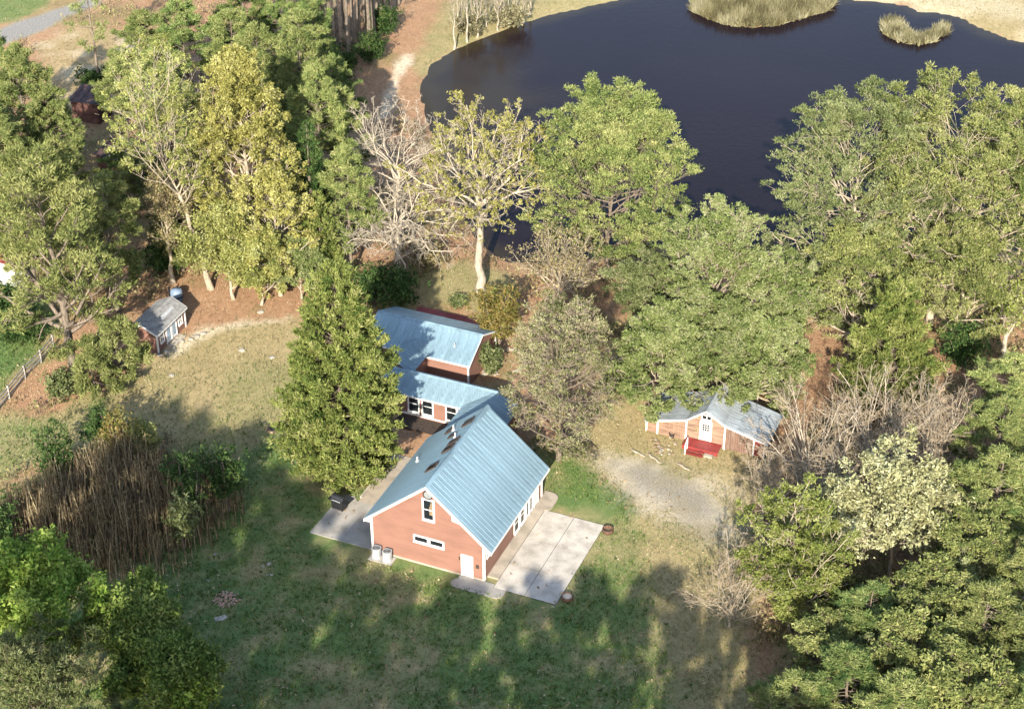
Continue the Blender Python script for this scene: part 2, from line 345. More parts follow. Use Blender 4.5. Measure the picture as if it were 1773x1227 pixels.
def ground_mat(bump=True):
    m, n, l = new_mat('ground_cover')
    out = N(n, 'ShaderNodeOutputMaterial'); p = N(n, 'ShaderNodeBsdfPrincipled'); p.inputs['Roughness'].default_value = .95; p.inputs['Specular IOR Level'].default_value = .1
    at = N(n, 'ShaderNodeAttribute'); at.attribute_name = 'zone'
    sp = N(n, 'ShaderNodeSeparateColor'); l.new(at.outputs['Color'], sp.inputs[0])
    tc = N(n, 'ShaderNodeTexCoord')
    def noise(s, d=5, rough=.6, st=None):
        t = N(n, 'ShaderNodeTexNoise'); t.inputs['Scale'].default_value = s; t.inputs['Detail'].default_value = d; t.inputs['Roughness'].default_value = rough
        if st:
            mp = N(n, 'ShaderNodeMapping'); mp.inputs['Scale'].default_value = st; mp.inputs['Rotation'].default_value = (0, 0, .5); l.new(tc.outputs['Object'], mp.inputs[0]); l.new(mp.outputs[0], t.inputs[0])
        else: l.new(tc.outputs['Object'], t.inputs[0])
        return t.outputs[0]
    a, b, c = noise(.35), noise(2.2, 6, .7), noise(6., 4, .7, (1, 2.2, 1))
    def two(c1, c2, c3, src, lo=.3, hi=.7):
        r = ramp(n, [(lo, c1), ((lo+hi)/2, c2), (hi, c3)]); l.new(src, r.inputs[0]); return r.outputs[0]
    tan = two((.165, .13, .065), (.245, .185, .092), (.325, .255, .135), b)
    tan = mix(n, l, .55, tan, two((.17, .15, .065), (.24, .19, .095), (.285, .225, .118), a), 'MIX')
    grn = two((.032, .062, .018), (.068, .115, .032), (.13, .16, .055), b, .25, .75)
    grn = mix(n, l, .45, grn, two((.042, .09, .026), (.072, .118, .033), (.13, .14, .055), a), 'MIX')
    stw = two((.14, .078, .042), (.255, .145, .080), (.35, .22, .13), b)
    stw = mix(n, l, .4, stw, two((.15, .10, .055), (.235, .14, .08), (.29, .195, .115), a), 'MIX')
    grv = two((.105, .10, .09), (.17, .16, .142), (.26, .24, .21), c)
    snd = two((.34, .28, .19), (.46, .40, .29), (.58, .52, .40), b)
    k = mix(n, l, sp.outputs[1], tan, stw); k = mix(n, l, sp.outputs[0], k, grn); k = mix(n, l, sp.outputs[2], k, grv); k = mix(n, l, at.outputs['Alpha'], k, snd)
    fine = two((.5,)*3, (1.,)*3, (1.42,)*3, c, .28, .72)
    k = mix(n, l, .85, k, fine, 'MULTIPLY')
    l.new(k, p.inputs['Base Color'])
    bm = N(n, 'ShaderNodeBump'); bm.inputs['Strength'].default_value = .7; bm.inputs['Distance'].default_value = .12; l.new(c, bm.inputs['Height']); l.new(bm.outputs[0], p.inputs['Normal'])
    l.new(p.outputs[0], out.inputs[0]); return m
M['ground'] = ground_mat()

def ground_z(x, y):
    dP = sdf(x, y, POND); dI = sdf(x, y, ISLE); n = (fbm(x, y, 5, 55)-.5)
    d = dP+n*1.2
    d = np.maximum(d, -(dI+n*.6))           # the island stands in the water
    base = (fbm(x, y, 7, 61)-.5)*.10
    hx, hy = house_xy(5, 10); base = base*sstep(8, 26, np.hypot(x-hx, y-hy))
    return np.where(d < 0, np.maximum(-1.6, -.3+.28*d), -.3+.3*sstep(0, 3.2, d)+base*sstep(0, 4, d))

def build_ground():
    far = np.array([110, 130, 160, 210, 300, 450, 700, 1100, 1800, 3000.])
    xs = np.concatenate([-far[::-1], np.arange(-80, 80.1, .75), far]); ys = np.concatenate([-far[::-1]-10, np.arange(-70, 112.1, .75), far[1:]+20])
    X, Y = np.meshgrid(xs, ys); nx, ny = len(xs), len(ys)
    x, y = X.ravel(), Y.ravel(); z = ground_z(x, y); zn = zones(x, y)
    V = np.stack([x, y, z], -1)
    i = np.arange(nx*ny).reshape(ny, nx)
    F = np.stack([i[:-1, :-1], i[:-1, 1:], i[1:, 1:], i[1:, :-1]], -1).reshape(-1, 4)
    cx, cy = x[F].mean(1), y[F].mean(1)
    wob = (fbm(cx, cy, 3, 91)-.5)*1.5
    cls = np.zeros(len(F), int)
    for k, key in enumerate(('gravel', 'track', 'road', 'rightlawn', 'lawn_tan', 'front')):
        s = sdf(cx, cy, ZP[key])+wob; cls = np.where((s < .2) & (cls == 0), k+1, cls)
    for k, name in enumerate(('ground', 'driveway', 'dirt_track', 'road', 'lawn', 'lawn', 'lawn')):
        if k in (5, 6): continue
        sel = F[(cls == k) if k != 4 else (cls >= 4)]
        used, inv = np.unique(sel, return_inverse=True)
        me = mesh_np(name, V[used], inv.reshape(-1, 4), M['ground'], smooth=True)
        a = me.attributes.new('zone', 'FLOAT_COLOR', 'POINT'); a.data.foreach_set('color', zn[used].astype(np.float32).ravel())
        structure(link(name, me))
build_ground()

def water():
    m, n, l = new_mat('pond_water')
    out = N(n, 'ShaderNodeOutputMaterial'); p = N(n, 'ShaderNodeBsdfPrincipled')
    p.inputs['Roughness'].default_value = .12; p.inputs['IOR'].default_value = 1.33; p.inputs['Specular IOR Level'].default_value = .075
    tc = N(n, 'ShaderNodeTexCoord'); t = N(n, 'ShaderNodeTexNoise'); t.inputs['Scale'].default_value = .05; t.inputs['Detail'].default_value = 4; l.new(tc.outputs['Object'], t.inputs[0])
    r = ramp(n, [(.3, (.0085, .0056, .0072)), (.7, (.011, .0074, .009))]); l.new(t.outputs[0], r.inputs[0]); sa = N(n, 'ShaderNodeAttribute'); sa.attribute_name = 'shallow'; l.new(mix(n, l, sa.outputs['Fac'], r.outputs[0], (.026, .020, .011)), p.inputs['Base Color'])
    t2 = N(n, 'ShaderNodeTexNoise'); t2.inputs['Scale'].default_value = 1.6; t2.inputs['Detail'].default_value = 5; l.new(tc.outputs['Object'], t2.inputs[0])
    b = N(n, 'ShaderNodeBump'); b.inputs['Strength'].default_value = .3; b.inputs['Distance'].default_value = .06; l.new(t2.outputs[0], b.inputs['Height']); l.new(b.outputs[0], p.inputs['Normal'])
    l.new(p.outputs[0], out.inputs[0])
    lo, hi = POND.min(0)-2, POND.max(0)+2; gx, gy = np.meshgrid(np.arange(lo[0], hi[0], .8), np.arange(lo[1], hi[1], .8)); ny, nx = gx.shape
    x, y = gx.ravel(), gy.ravel(); d = sdf(x, y, POND); i = np.arange(nx*ny).reshape(ny, nx)
    F = np.stack([i[:-1, :-1], i[:-1, 1:], i[1:, 1:], i[1:, :-1]], -1).reshape(-1, 4); F = F[d[F].min(1) < 1.6]
    used, inv = np.unique(F, return_inverse=True); x, y, d = x[used], y[used], d[used]
    me = mesh_np('water', np.stack([x, y, np.full(len(x), -.3)], -1), inv.reshape(-1, 4), m)
    lp = G(770, 190, -.3); sh = np.clip(sstep(-2.6, .2, d+(fbm(x, y, 4, 66)-.5)*2.5)*.8+sstep(17, 3, np.hypot(x-lp[0], (y-lp[1])*.6)+(fbm(x, y, 5, 67)-.5)*9)*.75, 0, 1)
    a = me.attributes.new('shallow', 'FLOAT', 'POINT'); a.data.foreach_set('value', sh.astype(np.float32))
    structure(link('water', me))
water()

# ------------------------------------------------------------------ building helpers
def roof_panels(parent, p0, along, up, length, slope_len, m, pw=.91, ribs=2, rh=.022, name='roof_panel', label=None):
    """ribbed sheets side by side: p0 is the low corner, along runs on the eave, up climbs the slope"""
    p0 = Vector(p0); along = Vector(along).normalized(); up = Vector(up).normalized(); nz = along.cross(up)
    if nz.z < 0: nz = -nz
    k = max(1, round(length/pw)); wd = length/k
    pr = [(0, 0)]
    for r_ in range(ribs):
        c = wd*(r_+.5)/ribs; pr += [(c-.05, 0), (c-.02, rh), (c+.02, rh), (c+.05, 0)]
    pr += [(wd-.006, 0)]
    n = len(pr); vs = [(x, 0, z) for x, z in pr]+[(x, slope_len, z) for x, z in pr]+[(x, 0, z-.03) for x, z in pr]+[(x, slope_len, z-.03) for x, z in pr]
    fs = []
    for i in range(n-1):
        fs += [(i, i+1, n+i+1, n+i), (2*n+i+1, 2*n+i, 3*n+i, 3*n+i+1), (i+1, i, 2*n+i, 2*n+i+1), (n+i, n+i+1, 3*n+i+1, 3*n+i)]
    fs += [(0, n, 3*n, 2*n), (n-1, 3*n-1, 4*n-1, 2*n-1)]
    mb = MB(); mb.add(vs, fs); me = mb.mesh(name, m)
    for i in range(k):
        o = link(name, me, parent, basis(along, up, nz, p0+along*wd*i))
        if label: o['label'] = label
def window(parent, o, ax, nrm, wd, ht, cols=1, rows=2, fr=.11, glass=None, frame_m=None, name='window', label=None, proud=.07):
    """frame with muntins, a recessed pane behind: o is the low corner on the wall, ax runs along it, nrm faces out"""
    ax = Vector(ax).normalized(); nrm = Vector(nrm).normalized(); up = nrm.cross(ax)
    if up.z < 0: up = -up
    m4 = basis(ax, -nrm, up, Vector(o))
    mb = MB(); d = -proud
    mb.box(0, fr, d, .0, 0, ht); mb.box(wd-fr, wd, d, .0, 0, ht); mb.box(fr, wd-fr, d, 0, 0, fr); mb.box(fr, wd-fr, d, 0, ht-fr, ht)
    for i in range(1, cols):
        x = fr+(wd-2*fr)*i/cols; mb.box(x-.03, x+.03, d+.015, -.022, fr, ht-fr)
    for j in range(1, rows):
        z = fr+(ht-2*fr)*j/rows; mb.box(fr, wd-fr, d+.018, -.024, z-.03, z+.03)
    w_ = mb.build(name, frame_m or M['white'], parent, M4=m4, label=label)
    pb = MB(); pb.box(fr+.001, wd-fr-.001, -.021, -.004, fr+.001, ht-fr-.001); pb.build('pane', glass or M['glass'], w_)
    sb = MB(); sb.box(-.03, wd+.03, d-.05, d-.001, -.05, 0); sb.build('sill', frame_m or M['white'], w_)
    return w_
def door(parent, o, ax, nrm, wd, ht, lights=(0, 0), m=None, fr=.1, label=None, glass=None):
    ax = Vector(ax).normalized(); nrm = Vector(nrm).normalized(); up = Vector((0, 0, 1)); m4 = basis(ax, -nrm, up, Vector(o))
    mb = MB(); mb.box(.0, fr, -.08, 0, 0, ht); mb.box(wd-fr, wd, -.08, 0, 0, ht); mb.box(fr, wd-fr, -.08, 0, ht-fr, ht)
    d_ = MB(); d_.box(fr+.004, wd-fr-.004, -.045, -.005, .02, ht-fr-.004)
    dd = d_.build('door', m or M['white'], parent, M4=m4, label=label)
    mb.build('door_frame', M['white'], dd)
    if lights[0]:
        c, r_ = lights; x0, x1, z0, z1 = fr+.14, wd-fr-.14, (ht*.5 if r_ < 4 else .3), ht-fr-.2
        for i in range(c):
            for j in range(r_):
                p = MB(); a = x0+(x1-x0)*i/c; b = z0+(z1-z0)*j/r_
                p.box(a+.02, a+(x1-x0)/c-.02, -.06, -.046, b+.02, b+(z1-z0)/r_-.02); p.build('pane', glass or M['glass'], dd)
    h = MB(); h.box(wd-fr-.14, wd-fr-.08, -.11, -.046, ht*.46, ht*.46+.06); h.build('handle', M['steel'], dd)
    return dd

# ------------------------------------------------------------------ the house
def house():
    W, D, HE, RI = 9.67, 11.66, 3.70, 4.185
    sl_ = RI/(W/2); OE, OG = .67, .12
    t = empty('house', (HX, HY, 0), HTH)
    tag(t, 'red barn-like house with steep blue metal roof and two low blue-roofed wings behind', 'house')
    wl = MB(); wl.prism([(0, .18), (W, .18), (W, HE), (W/2, HE+RI), (0, HE)], 0, D, 'y'); wl.build('wall', M['red'], t)
    fd = MB(); fd.box(-.02, W+.02, -.02, D+.02, -.3, .18); fd.build('foundation', M['concwalk'], t)
    # horizontal battens of the siding on the front gable
    for k in range(1, 12):
        z = .18+k*.62; half = W/2 if z < HE else (HE+RI-z)/sl_
        if half < .5: break
        b = MB(); b.box(W/2-half+.14, W/2+half-.14, -.008, .002, z-.008, z+.008); b.build('siding_strip', M['red'], t)
    # trim
    for (x, y) in ((0, 0), (W, 0), (W, D), (0, D)):
        b = MB(); b.box(x-.09, x+.09, y-.09, y+.09, .18, HE-.12); b.build('corner_trim', M['white'], t)
    q = math.hypot(1, sl_)
    for y0 in (-OG, D+OG):
        for s in (-1, 1):
            b = MB(); lowx, topx = W/2+s*(W/2+OE), W/2
            b.prism([(lowx, HE-OE*sl_-.26), (topx, HE+RI-.26), (topx, HE+RI-.012), (lowx, HE-OE*sl_-.012)], y0-.025, y0+.025, 'y'); b.build('rake_board', M['white'], t)
    for s in (-1, 1):
        x = W/2+s*(W/2+OE); b = MB(); b.box(x-.02, x+.02, -OG+.03, D+OG-.03, HE-OE*sl_-.2, HE-OE*sl_-.015); b.build('fascia', M['white'], t)
        b = MB(); xi = W/2+s*(W/2+.09); b.box(min(x, xi)+.03, max(x, xi)-.03, -OG+.03, D+OG-.03, HE-OE*sl_-.21, HE-OE*sl_-.19); b.build('soffit', M['white'], t)
    SL = (W/2+OE)*q; zl = HE-OE*sl_
    ux = 1/q; uz = sl_/q
    roof_panels(t, (-OE, -OG, zl+.06), (0, 1, 0), (ux, 0, uz), D+2*OG, SL, M['blue'])
    roof_panels(t, (W+OE, -OG, zl+.06), (0, 1, 0), (-ux, 0, uz), D+2*OG, SL, M['blue'])
    rc = MB()
    for s in (-1, 1):
        a = Vector((W/2, 0, HE+RI+.13)); b_ = Vector((W/2+s*.24, 0, HE+RI+.13-.24*sl_))
        rc.add([(a.x, -OG-.04, a.z), (a.x, D+OG+.04, a.z), (b_.x, D+OG+.04, b_.z), (b_.x, -OG-.04, b_.z)], [(0, 1, 2, 3)])
    rc.build('ridge_cap', M['blue'], t)
    # skylights and vents on the left slope
    def onslope(x, y, h=0):
        return Vector((x-uz*h, y, HE+.06+x*sl_+ux*h))
    for (x, y, a, b) in ((3.8, 3.35, 1.15, .85), (4.05, 5.85, 1.15, .8), (4.05, 6.95, 1.15, .7), (2.15, 10.2, .8, .7), (4.0, 9.85, 1.15, .85), (3.1, 8.6, .7, .6)):
        m4 = basis(Vector((0, 1, 0)), Vector((ux, 0, uz)), Vector((-uz, 0, ux)), onslope(x, y, .02)-Vector((ux, 0, uz))*a/2-Vector((0, 1, 0))*b/2)
        f = MB(); e = .1
        f.box(0, e, 0, a, 0, .11); f.box(b-e, b, 0, a, 0, .11); f.box(e, b-e, 0, e, 0, .11); f.box(e, b-e, a-e, a, 0, .11)
        fo = f.build('skylight', M['iron'], t, M4=m4)
        g = MB(); g.box(e+.002, b-e-.002, e+.002, a-e-.002, .055, .085); g.build('pane', M['skyglass'], fo)
    for (x, y, h) in ((.75, 6.85, .45), (2.6, 9.9, .5), (3.75, 7.75, .5)):
        p = onslope(x, y); b = MB(); b.lathe([(.15, -.1), (.15, .06), (.06, .09), (.06, h), (.0, h)], 10, tuple(p)); b.build('vent_pipe', M['white'], t)
    # front gable openings
    F = (0, -1, 0)
    gw = window(t, (4.48, 0, 4.6), (1, 0, 0), F, 1.07, 2.1, 1, 2, .14)
    b = MB(); b.prism([(.62, .6), (.93, .55), (.93, 1.95), (.74, 1.8), (.56, 1.1)], -.028, -.0225, 'y'); b.build('curtain', M['soil'], gw)
    w2 = window(t, (3.63, 0, 2.18), (1, 0, 0), F, 1.33, .7, 1, 1, .13, label='low wide window, left one of the pair')
    window(t, (4.962, 0, 2.18), (1, 0, 0), F, 1.33, .7, 1, 1, .13, label='low wide window, right one of the pair')
    b = MB(); b.lathe([(.42, -.07), (.42, -.03), (.42, .0)], 20, (5.0, -.01, 7.08), 'y'); b.lathe([(.42, -.07), (.34, -.075), (.33, -.03), (0, -.03)], 20, (5.0, -.01, 7.08), 'y')
    rv = b.build('round_vent', M['iron'], t)
    b = MB(); b.lathe([(.325, -.05), (0, -.05)], 20, (5.0, -.01, 7.08), 'y'); b.build('vent_disc', M['grille'], rv)
    b = MB(); b.prism([(7.0, 5.2), (7.75, 5.05), (7.75, 5.3), (7.0, 5.95)], -.06, -.004, 'y'); b.build('white_panel', M['white'], t)
    door(t, (7.72, 0, .1), (1, 0, 0), F, 1.02, 2.08)
    b = MB(); b.box(9.0, 9.22, -.1, -.002, 1.2, 1.5); b.build('meter_box', M['iron'], t)
    b = MB(); b.box(7.55, 7.63, -.09, -.002, 1.6, 1.85); b.build('wall_lamp', M['iron'], t)
    # right side, under the eave
    E_ = (1, 0, 0); Y = (0, 1, 0)
    window(t, (W, .35, 2.05), Y, E_, .75, .8, 1, 2, .09)
    window(t, (W, 5.85, .35), Y, E_, 1.05, 1.8, 1, 2, .1)
    window(t, (W, 7.1, .35), Y, E_, .95, 1.8, 1, 2, .1)
    door(t, (W, 8.25, .18), Y, E_, .72, 2.08, (1, 4)); door(t, (W, 8.98, .18), Y, E_, .72, 2.08, (1, 4))
    door(t, (W, 9.95, .18), Y, E_, .95, 2.08)
    # the front wing: low gable, ridge across
    def wing(x0, x1, y0, y1, ze, zr, yr, lab, oe=.3, og=.25, zb=-.1):
        b = MB(); b.prism([(y0, zb), (y1, zb), (y1, ze), (yr, zr-.04), (y0, ze)], x0, x1, 'x'); b.build('wall', M['red'], t, label='red wall of the '+lab)
        for side, yy in ((1, y0), (-1, y1)):
            run = abs(yr-yy); k = (zr-ze)/run; q_ = math.hypot(1, k); low = yy-side*oe
            roof_panels(t, (x0-og, low, ze-oe*k+.03), (1, 0, 0), (0, side/q_, k/q_), x1-x0+2*og, (run+oe)*q_, M['blue'], label='blue ribbed sheet of the '+lab+' roof')
            b = MB(); b.box(x0-og+.03, x1+og-.03, low-.02, low+.02, ze-oe*k-.14, ze-oe*k+.02); b.build('fascia', M['white'], t)
            for xx in (x0-og, x1+og):
                b = MB(); b.prism([(low, ze-oe*k-.15), (yr, zr-.15), (yr, zr+.02), (low, ze-oe*k+.02)], xx-.022, xx+.022, 'x'); b.build('rake_board', M['white'], t)
            for xx in (x0, x1):
                b = MB(); b.box(xx-.07, xx+.07, yy-.07, yy+.07, .1, ze-.15); b.build('corner_trim', M['white'], t)
        b = MB()
        for s, yy in ((-1, y0), (1, y1)):
            k = (zr-ze)/abs(yr-yy)
            b.add([(x0-og, yr, zr+.09), (x1+og, yr, zr+.09), (x1+og, yr+s*.2, zr+.09-.2*k), (x0-og, yr+s*.2, zr+.09-.2*k)], [(0, 1, 2, 3)])
        b.build('ridge_cap', M['blue'], t)
    wing(-12.5, 2.15, 18.0, 21.2, 2.62, 3.66, 19.6, 'front wing')
    wing(-12.6, -2.55, 24.15, 30.2, 2.66, 4.1, 26.9, 'back wing')
    # link between the wings, and the one from the tall block
    def link_roof(x0, x1, y0, y1, ze, zr, lab, wall=True):
        xm = (x0+x1)/2; k = (zr-ze)/(xm-x0); q_ = math.hypot(1, k)
        b = MB(); b.prism([(x0+.3, -.1), (x1-.3, -.1), (x1-.3, ze+.3*k-.05), (xm, zr-.05), (x0+.3, ze+.3*k-.05)], y0, y1, 'y'); b.build('wall', M['red'], t, label='red wall of the '+lab)
        roof_panels(t, (x0, y0, ze), (0, 1, 0), (1/q_, 0, k/q_), y1-y0, (xm-x0)*q_, M['blue'], label='blue ribbed sheet of the '+lab)
        roof_panels(t, (x1, y0, ze), (0, 1, 0), (-1/q_, 0, k/q_), y1-y0, (xm-x0)*q_, M['blue'], label='blue ribbed sheet of the '+lab)
    link_roof(-9.6, -6.4, 20.6, 24.9, 2.7, 3.5, 'link between the wings')
    link_roof(-.3, 4.4, 11.7, 19.75, 2.58, 3.64, 'link behind the tall block')
    # front wing windows
    for x in (-5.6, -4.25, -1.95, -.85):
        window(t, (x, 18.0, .6), (1, 0, 0), F, 1.15, 1.85, 1, 2, .12, label=None)
    b = MB(); b.box(-6.2, .0, 17.93, 17.998, .28, .4); b.build('base_trim', M['white'], t)
    window(t, (-10.6, 18.0, .8), (1, 0, 0), F, .95, 1.6, 1, 2, .12)
    for x, y in ((-7.5, 25.3),):
        k = (4.1-2.66)/2.75; b = MB(); b.lathe([(.12, -.1), (.12, .05), (.05, .08), (.05, .4), (0, .4)], 10, (x+3.1, y, 2.66+(y-24.15)*k)); b.build('vent_pipe', M['steel'], t)
    # porch boards in front of the front wing
    for k in range(9):
        b = MB(); b.box(-6.3, -.35, 17.85-(k+1)*.2+.008, 17.85-k*.2, .14, .2); b.build('porch_board', M['iron'], t)
    # red back deck
    for k in range(10):
        b = MB(); b.box(-12.5, -3.6, 30.5+k*.42, 30.5+(k+1)*.42-.02, .25, .32); b.build('deck_board', M['deckred'], t, label='dark red board of the back deck')
    for x in (-12.4, -8, -3.7):
        b = MB(); b.box(x-.06, x+.06, 34.55, 34.66, -.2, .249); b.build('deck_post', M['deckred'], t)
    return t
HOUSE = house()
def in_house(name, label=None, cat=None, loc=(0, 0, 0), group=None, kind=None):
    x, y = house_xy(loc[0], loc[1]); o = empty(name, (x, y, loc[2]), HTH)
    if cat or kind: tag(o, label, cat, group, kind)
    return o
def rr(x0, x1, y0, y1, rad, corners, n=8):
    """rectangle with chosen corners rounded (bl, br, tr, tl)"""
    out = []
    for (cx, cy, a0, on) in ((x0, y0, 180, corners[0]), (x1, y0, 270, corners[1]), (x1, y1, 0, corners[2]), (x0, y1, 90, corners[3])):
        if not on: out.append((cx, cy)); continue
        ox = cx+(rad if cx == x0 else -rad); oy = cy+(rad if cy == y0 else -rad)
        for k in range(n+1):
            a = R(a0+90*k/n); out.append((ox+rad*math.cos(a), oy+rad*math.sin(a)))
    return out
def concrete():
    t = in_house('patio', 'large pale concrete pad cast in slabs along the right side of the red house', 'patio', (0, 0, 0))
    xs, ys = [10.62, 13.2, 15.85], [-.42, 2.75, 6.3, 10.2]
    rng = random.Random(4)
    for i in range(2):
        for j in range(3):
            b = MB(); b.box(xs[i]+.022, xs[i+1]-.022, ys[j]+.022, ys[j+1]-.022, -.1, .085+rng.uniform(-.004, .004)); b.build('slab', M['conc'], t)
    b = MB(); b.box(xs[0]+.02, xs[-1]-.02, ys[0]+.02, ys[-1]-.02, -.12, .06); b.build('joint_bed', M['iron'], t)
    t = in_house('walkway', 'tan concrete walk hugging the right wall of the red house', 'walkway')
    for j, (a, c) in enumerate(((.6, 3.6), (3.6, 6.9), (6.9, 10.0))):
        b = MB(); b.box(9.70, 10.60, a+.01, c-.01, -.1, .14); b.build('slab', M['concwalk'], t)
    b = MB(); b.prism(rr(9.70, 11.05, 10.02, 12.55, .75, (0, 1, 1, 0)), -.1, .135); b.build('slab', M['concwalk'], t)
    t = in_house('doorstep', 'grey rounded concrete apron below the white door on the front gable', 'doorstep')
    b = MB(); b.prism(rr(7.3, 11.7, -1.55, -.43, .55, (1, 1, 0, 1)), -.1, .07); b.build('slab', M['conc2'], t)
    b = MB(); b.box(7.6, 10.58, -.425, -.02, -.1, .068); b.build('slab', M['conc2'], t)
    t = in_house('side_patio', 'grey concrete patio under the black grill left of the house', 'patio')
    b = MB(); b.prism([(-5.75, .05), (-2.9, .05), (-2.9, 5.2), (-4.1, 5.2), (-4.6, 5.7), (-5.2, 5.7), (-5.7, 5.2)], -.1, .07); b.build('slab', M['conc2'], t)
    b = MB(); b.box(-2.88, -.03, .05, 5.2, -.1, .075); b.build('slab', M['conc2'], t)
    t = in_house('side_walk', 'long pale concrete walk with raised kerb along the left wall', 'walkway')
    for j in range(3):
        b = MB(); b.box(-4.0, -.03, 5.22+j*2.4, 5.22+(j+1)*2.4-.02, -.1, .07); b.build('slab', M['concwalk'], t)
    b = MB(); b.box(-4.14, -4.01, 5.75, 12.4, -.1, .16); b.build('kerb', M['conc'], t)
concrete()
def ac_unit(x, y, lab):
    t = in_house('ac_unit', lab, 'air conditioner', (x, y, .08), 'air conditioners by the gable wall')
    b = MB(); b.prism(rr(-.36, .36, -.36, .36, .24, (1, 1, 1, 1), 4), 0, .06); b.prism(rr(-.36, .36, -.36, .36, .24, (1, 1, 1, 1), 4), .84, .9); b.box(-.26, .26, -.26, .26, .06, .84); b.build('housing', M['steel'], t)
    for k in range(11):
        b = MB(); z = .1+k*.067; b.prism(rr(-.35, .35, -.35, .35, .24, (1, 1, 1, 1), 3), z, z+.04); b.build('louvre', M['steel'], t)
    b = MB()
    for r_ in (.1, .18, .26, .32): b.lathe([(r_-.012, .905), (r_-.012, .925), (r_+.012, .925), (r_+.012, .905)], 16)
    b.build('fan_guard', M['grille'], t)
    b = MB(); b.lathe([(.3, .902), (0, .902)], 16); b.build('fan_opening', M['black'], t)
ac_unit(.62, -.62, 'grey air conditioner beside the left corner trim of the gable'); ac_unit(1.58, -.66, 'grey air conditioner further from the left corner, right one of the pair')
t = in_house('equipment_pad', 'small concrete pad under the two air conditioners', 'pad'); b = MB(); b.box(.1, 2.1, -1.15, -.15, -.1, .08); b.build('slab', M['conc2'], t)
def grill():
    t = in_house('barbecue_grill', 'black barbecue grill with closed hood on the grey side patio', 'grill', (-5.0, 3.75, .07)); t.rotation_euler[2] += R(-8)
    b = MB(); b.box(-.55, .55, -.32, .32, .12, .85); b.build('cabinet', M['black'], t)
    b = MB(); b.prism([(-.36, .86), (.36, .86), (.36, 1.05), (.25, 1.25), (.05, 1.34), (-.18, 1.3), (-.34, 1.12)], -.58, .58, 'x'); b.build('hood', M['black'], t)
    for s in (-1, 1):
        b = MB(); b.box(s*.59 if s > 0 else -.95, .95 if s > 0 else -.59, -.28, .28, .8, .85); b.build('side_shelf', M['black'], t)
        for yy in (-.25, .25):
            b = MB(); b.lathe([(0, -.03), (.08, -.03), (.08, .03), (0, .03)], 10, (s*.45, yy, .08), 'x'); b.build('wheel', M['iron'], t)
    b = MB(); b.beam((-.4, -.42, 1.02), (.4, -.42, 1.02), .04, .04); b.build('handle', M['steel'], t)
    b = MB(); b.box(-.5, -.01, -.335, -.321, .2, .78); b.box(.01, .5, -.335, -.321, .2, .78); b.build('cabinet_door', M['black'], t)
grill()
def barrel(x, y, lab, m, d):
    t = in_house('barrel_planter', lab, 'planter', (x, y, 0), 'half barrels at the corners of the concrete pad')
    b = MB(); b.lathe([(.40, 0), (.47, .2), (.43, .40), (.38, .40), (.38, d), (.37, .05)], 22); b.build('staves', M['oakbarrel'], t, True)
    b = MB(); b.lathe([(.445, .10), (.465, .13), (.455, .16)], 22); b.lathe([(.445, .31), (.46, .34), (.43, .37)], 22); b.build('hoop', M['iron'], t)
    b = MB(); b.lathe([(.385, d), (.2, d+.03), (0, d+.04)], 16); b.build('soil', m, t)
barrel(16.35, 9.55, 'half barrel with dry tan soil at the far corner of the pad', M['soil'], .12); barrel(16.4, .55, 'half barrel filled with grey gravel at the near corner of the pad', M['conc2'], .33)

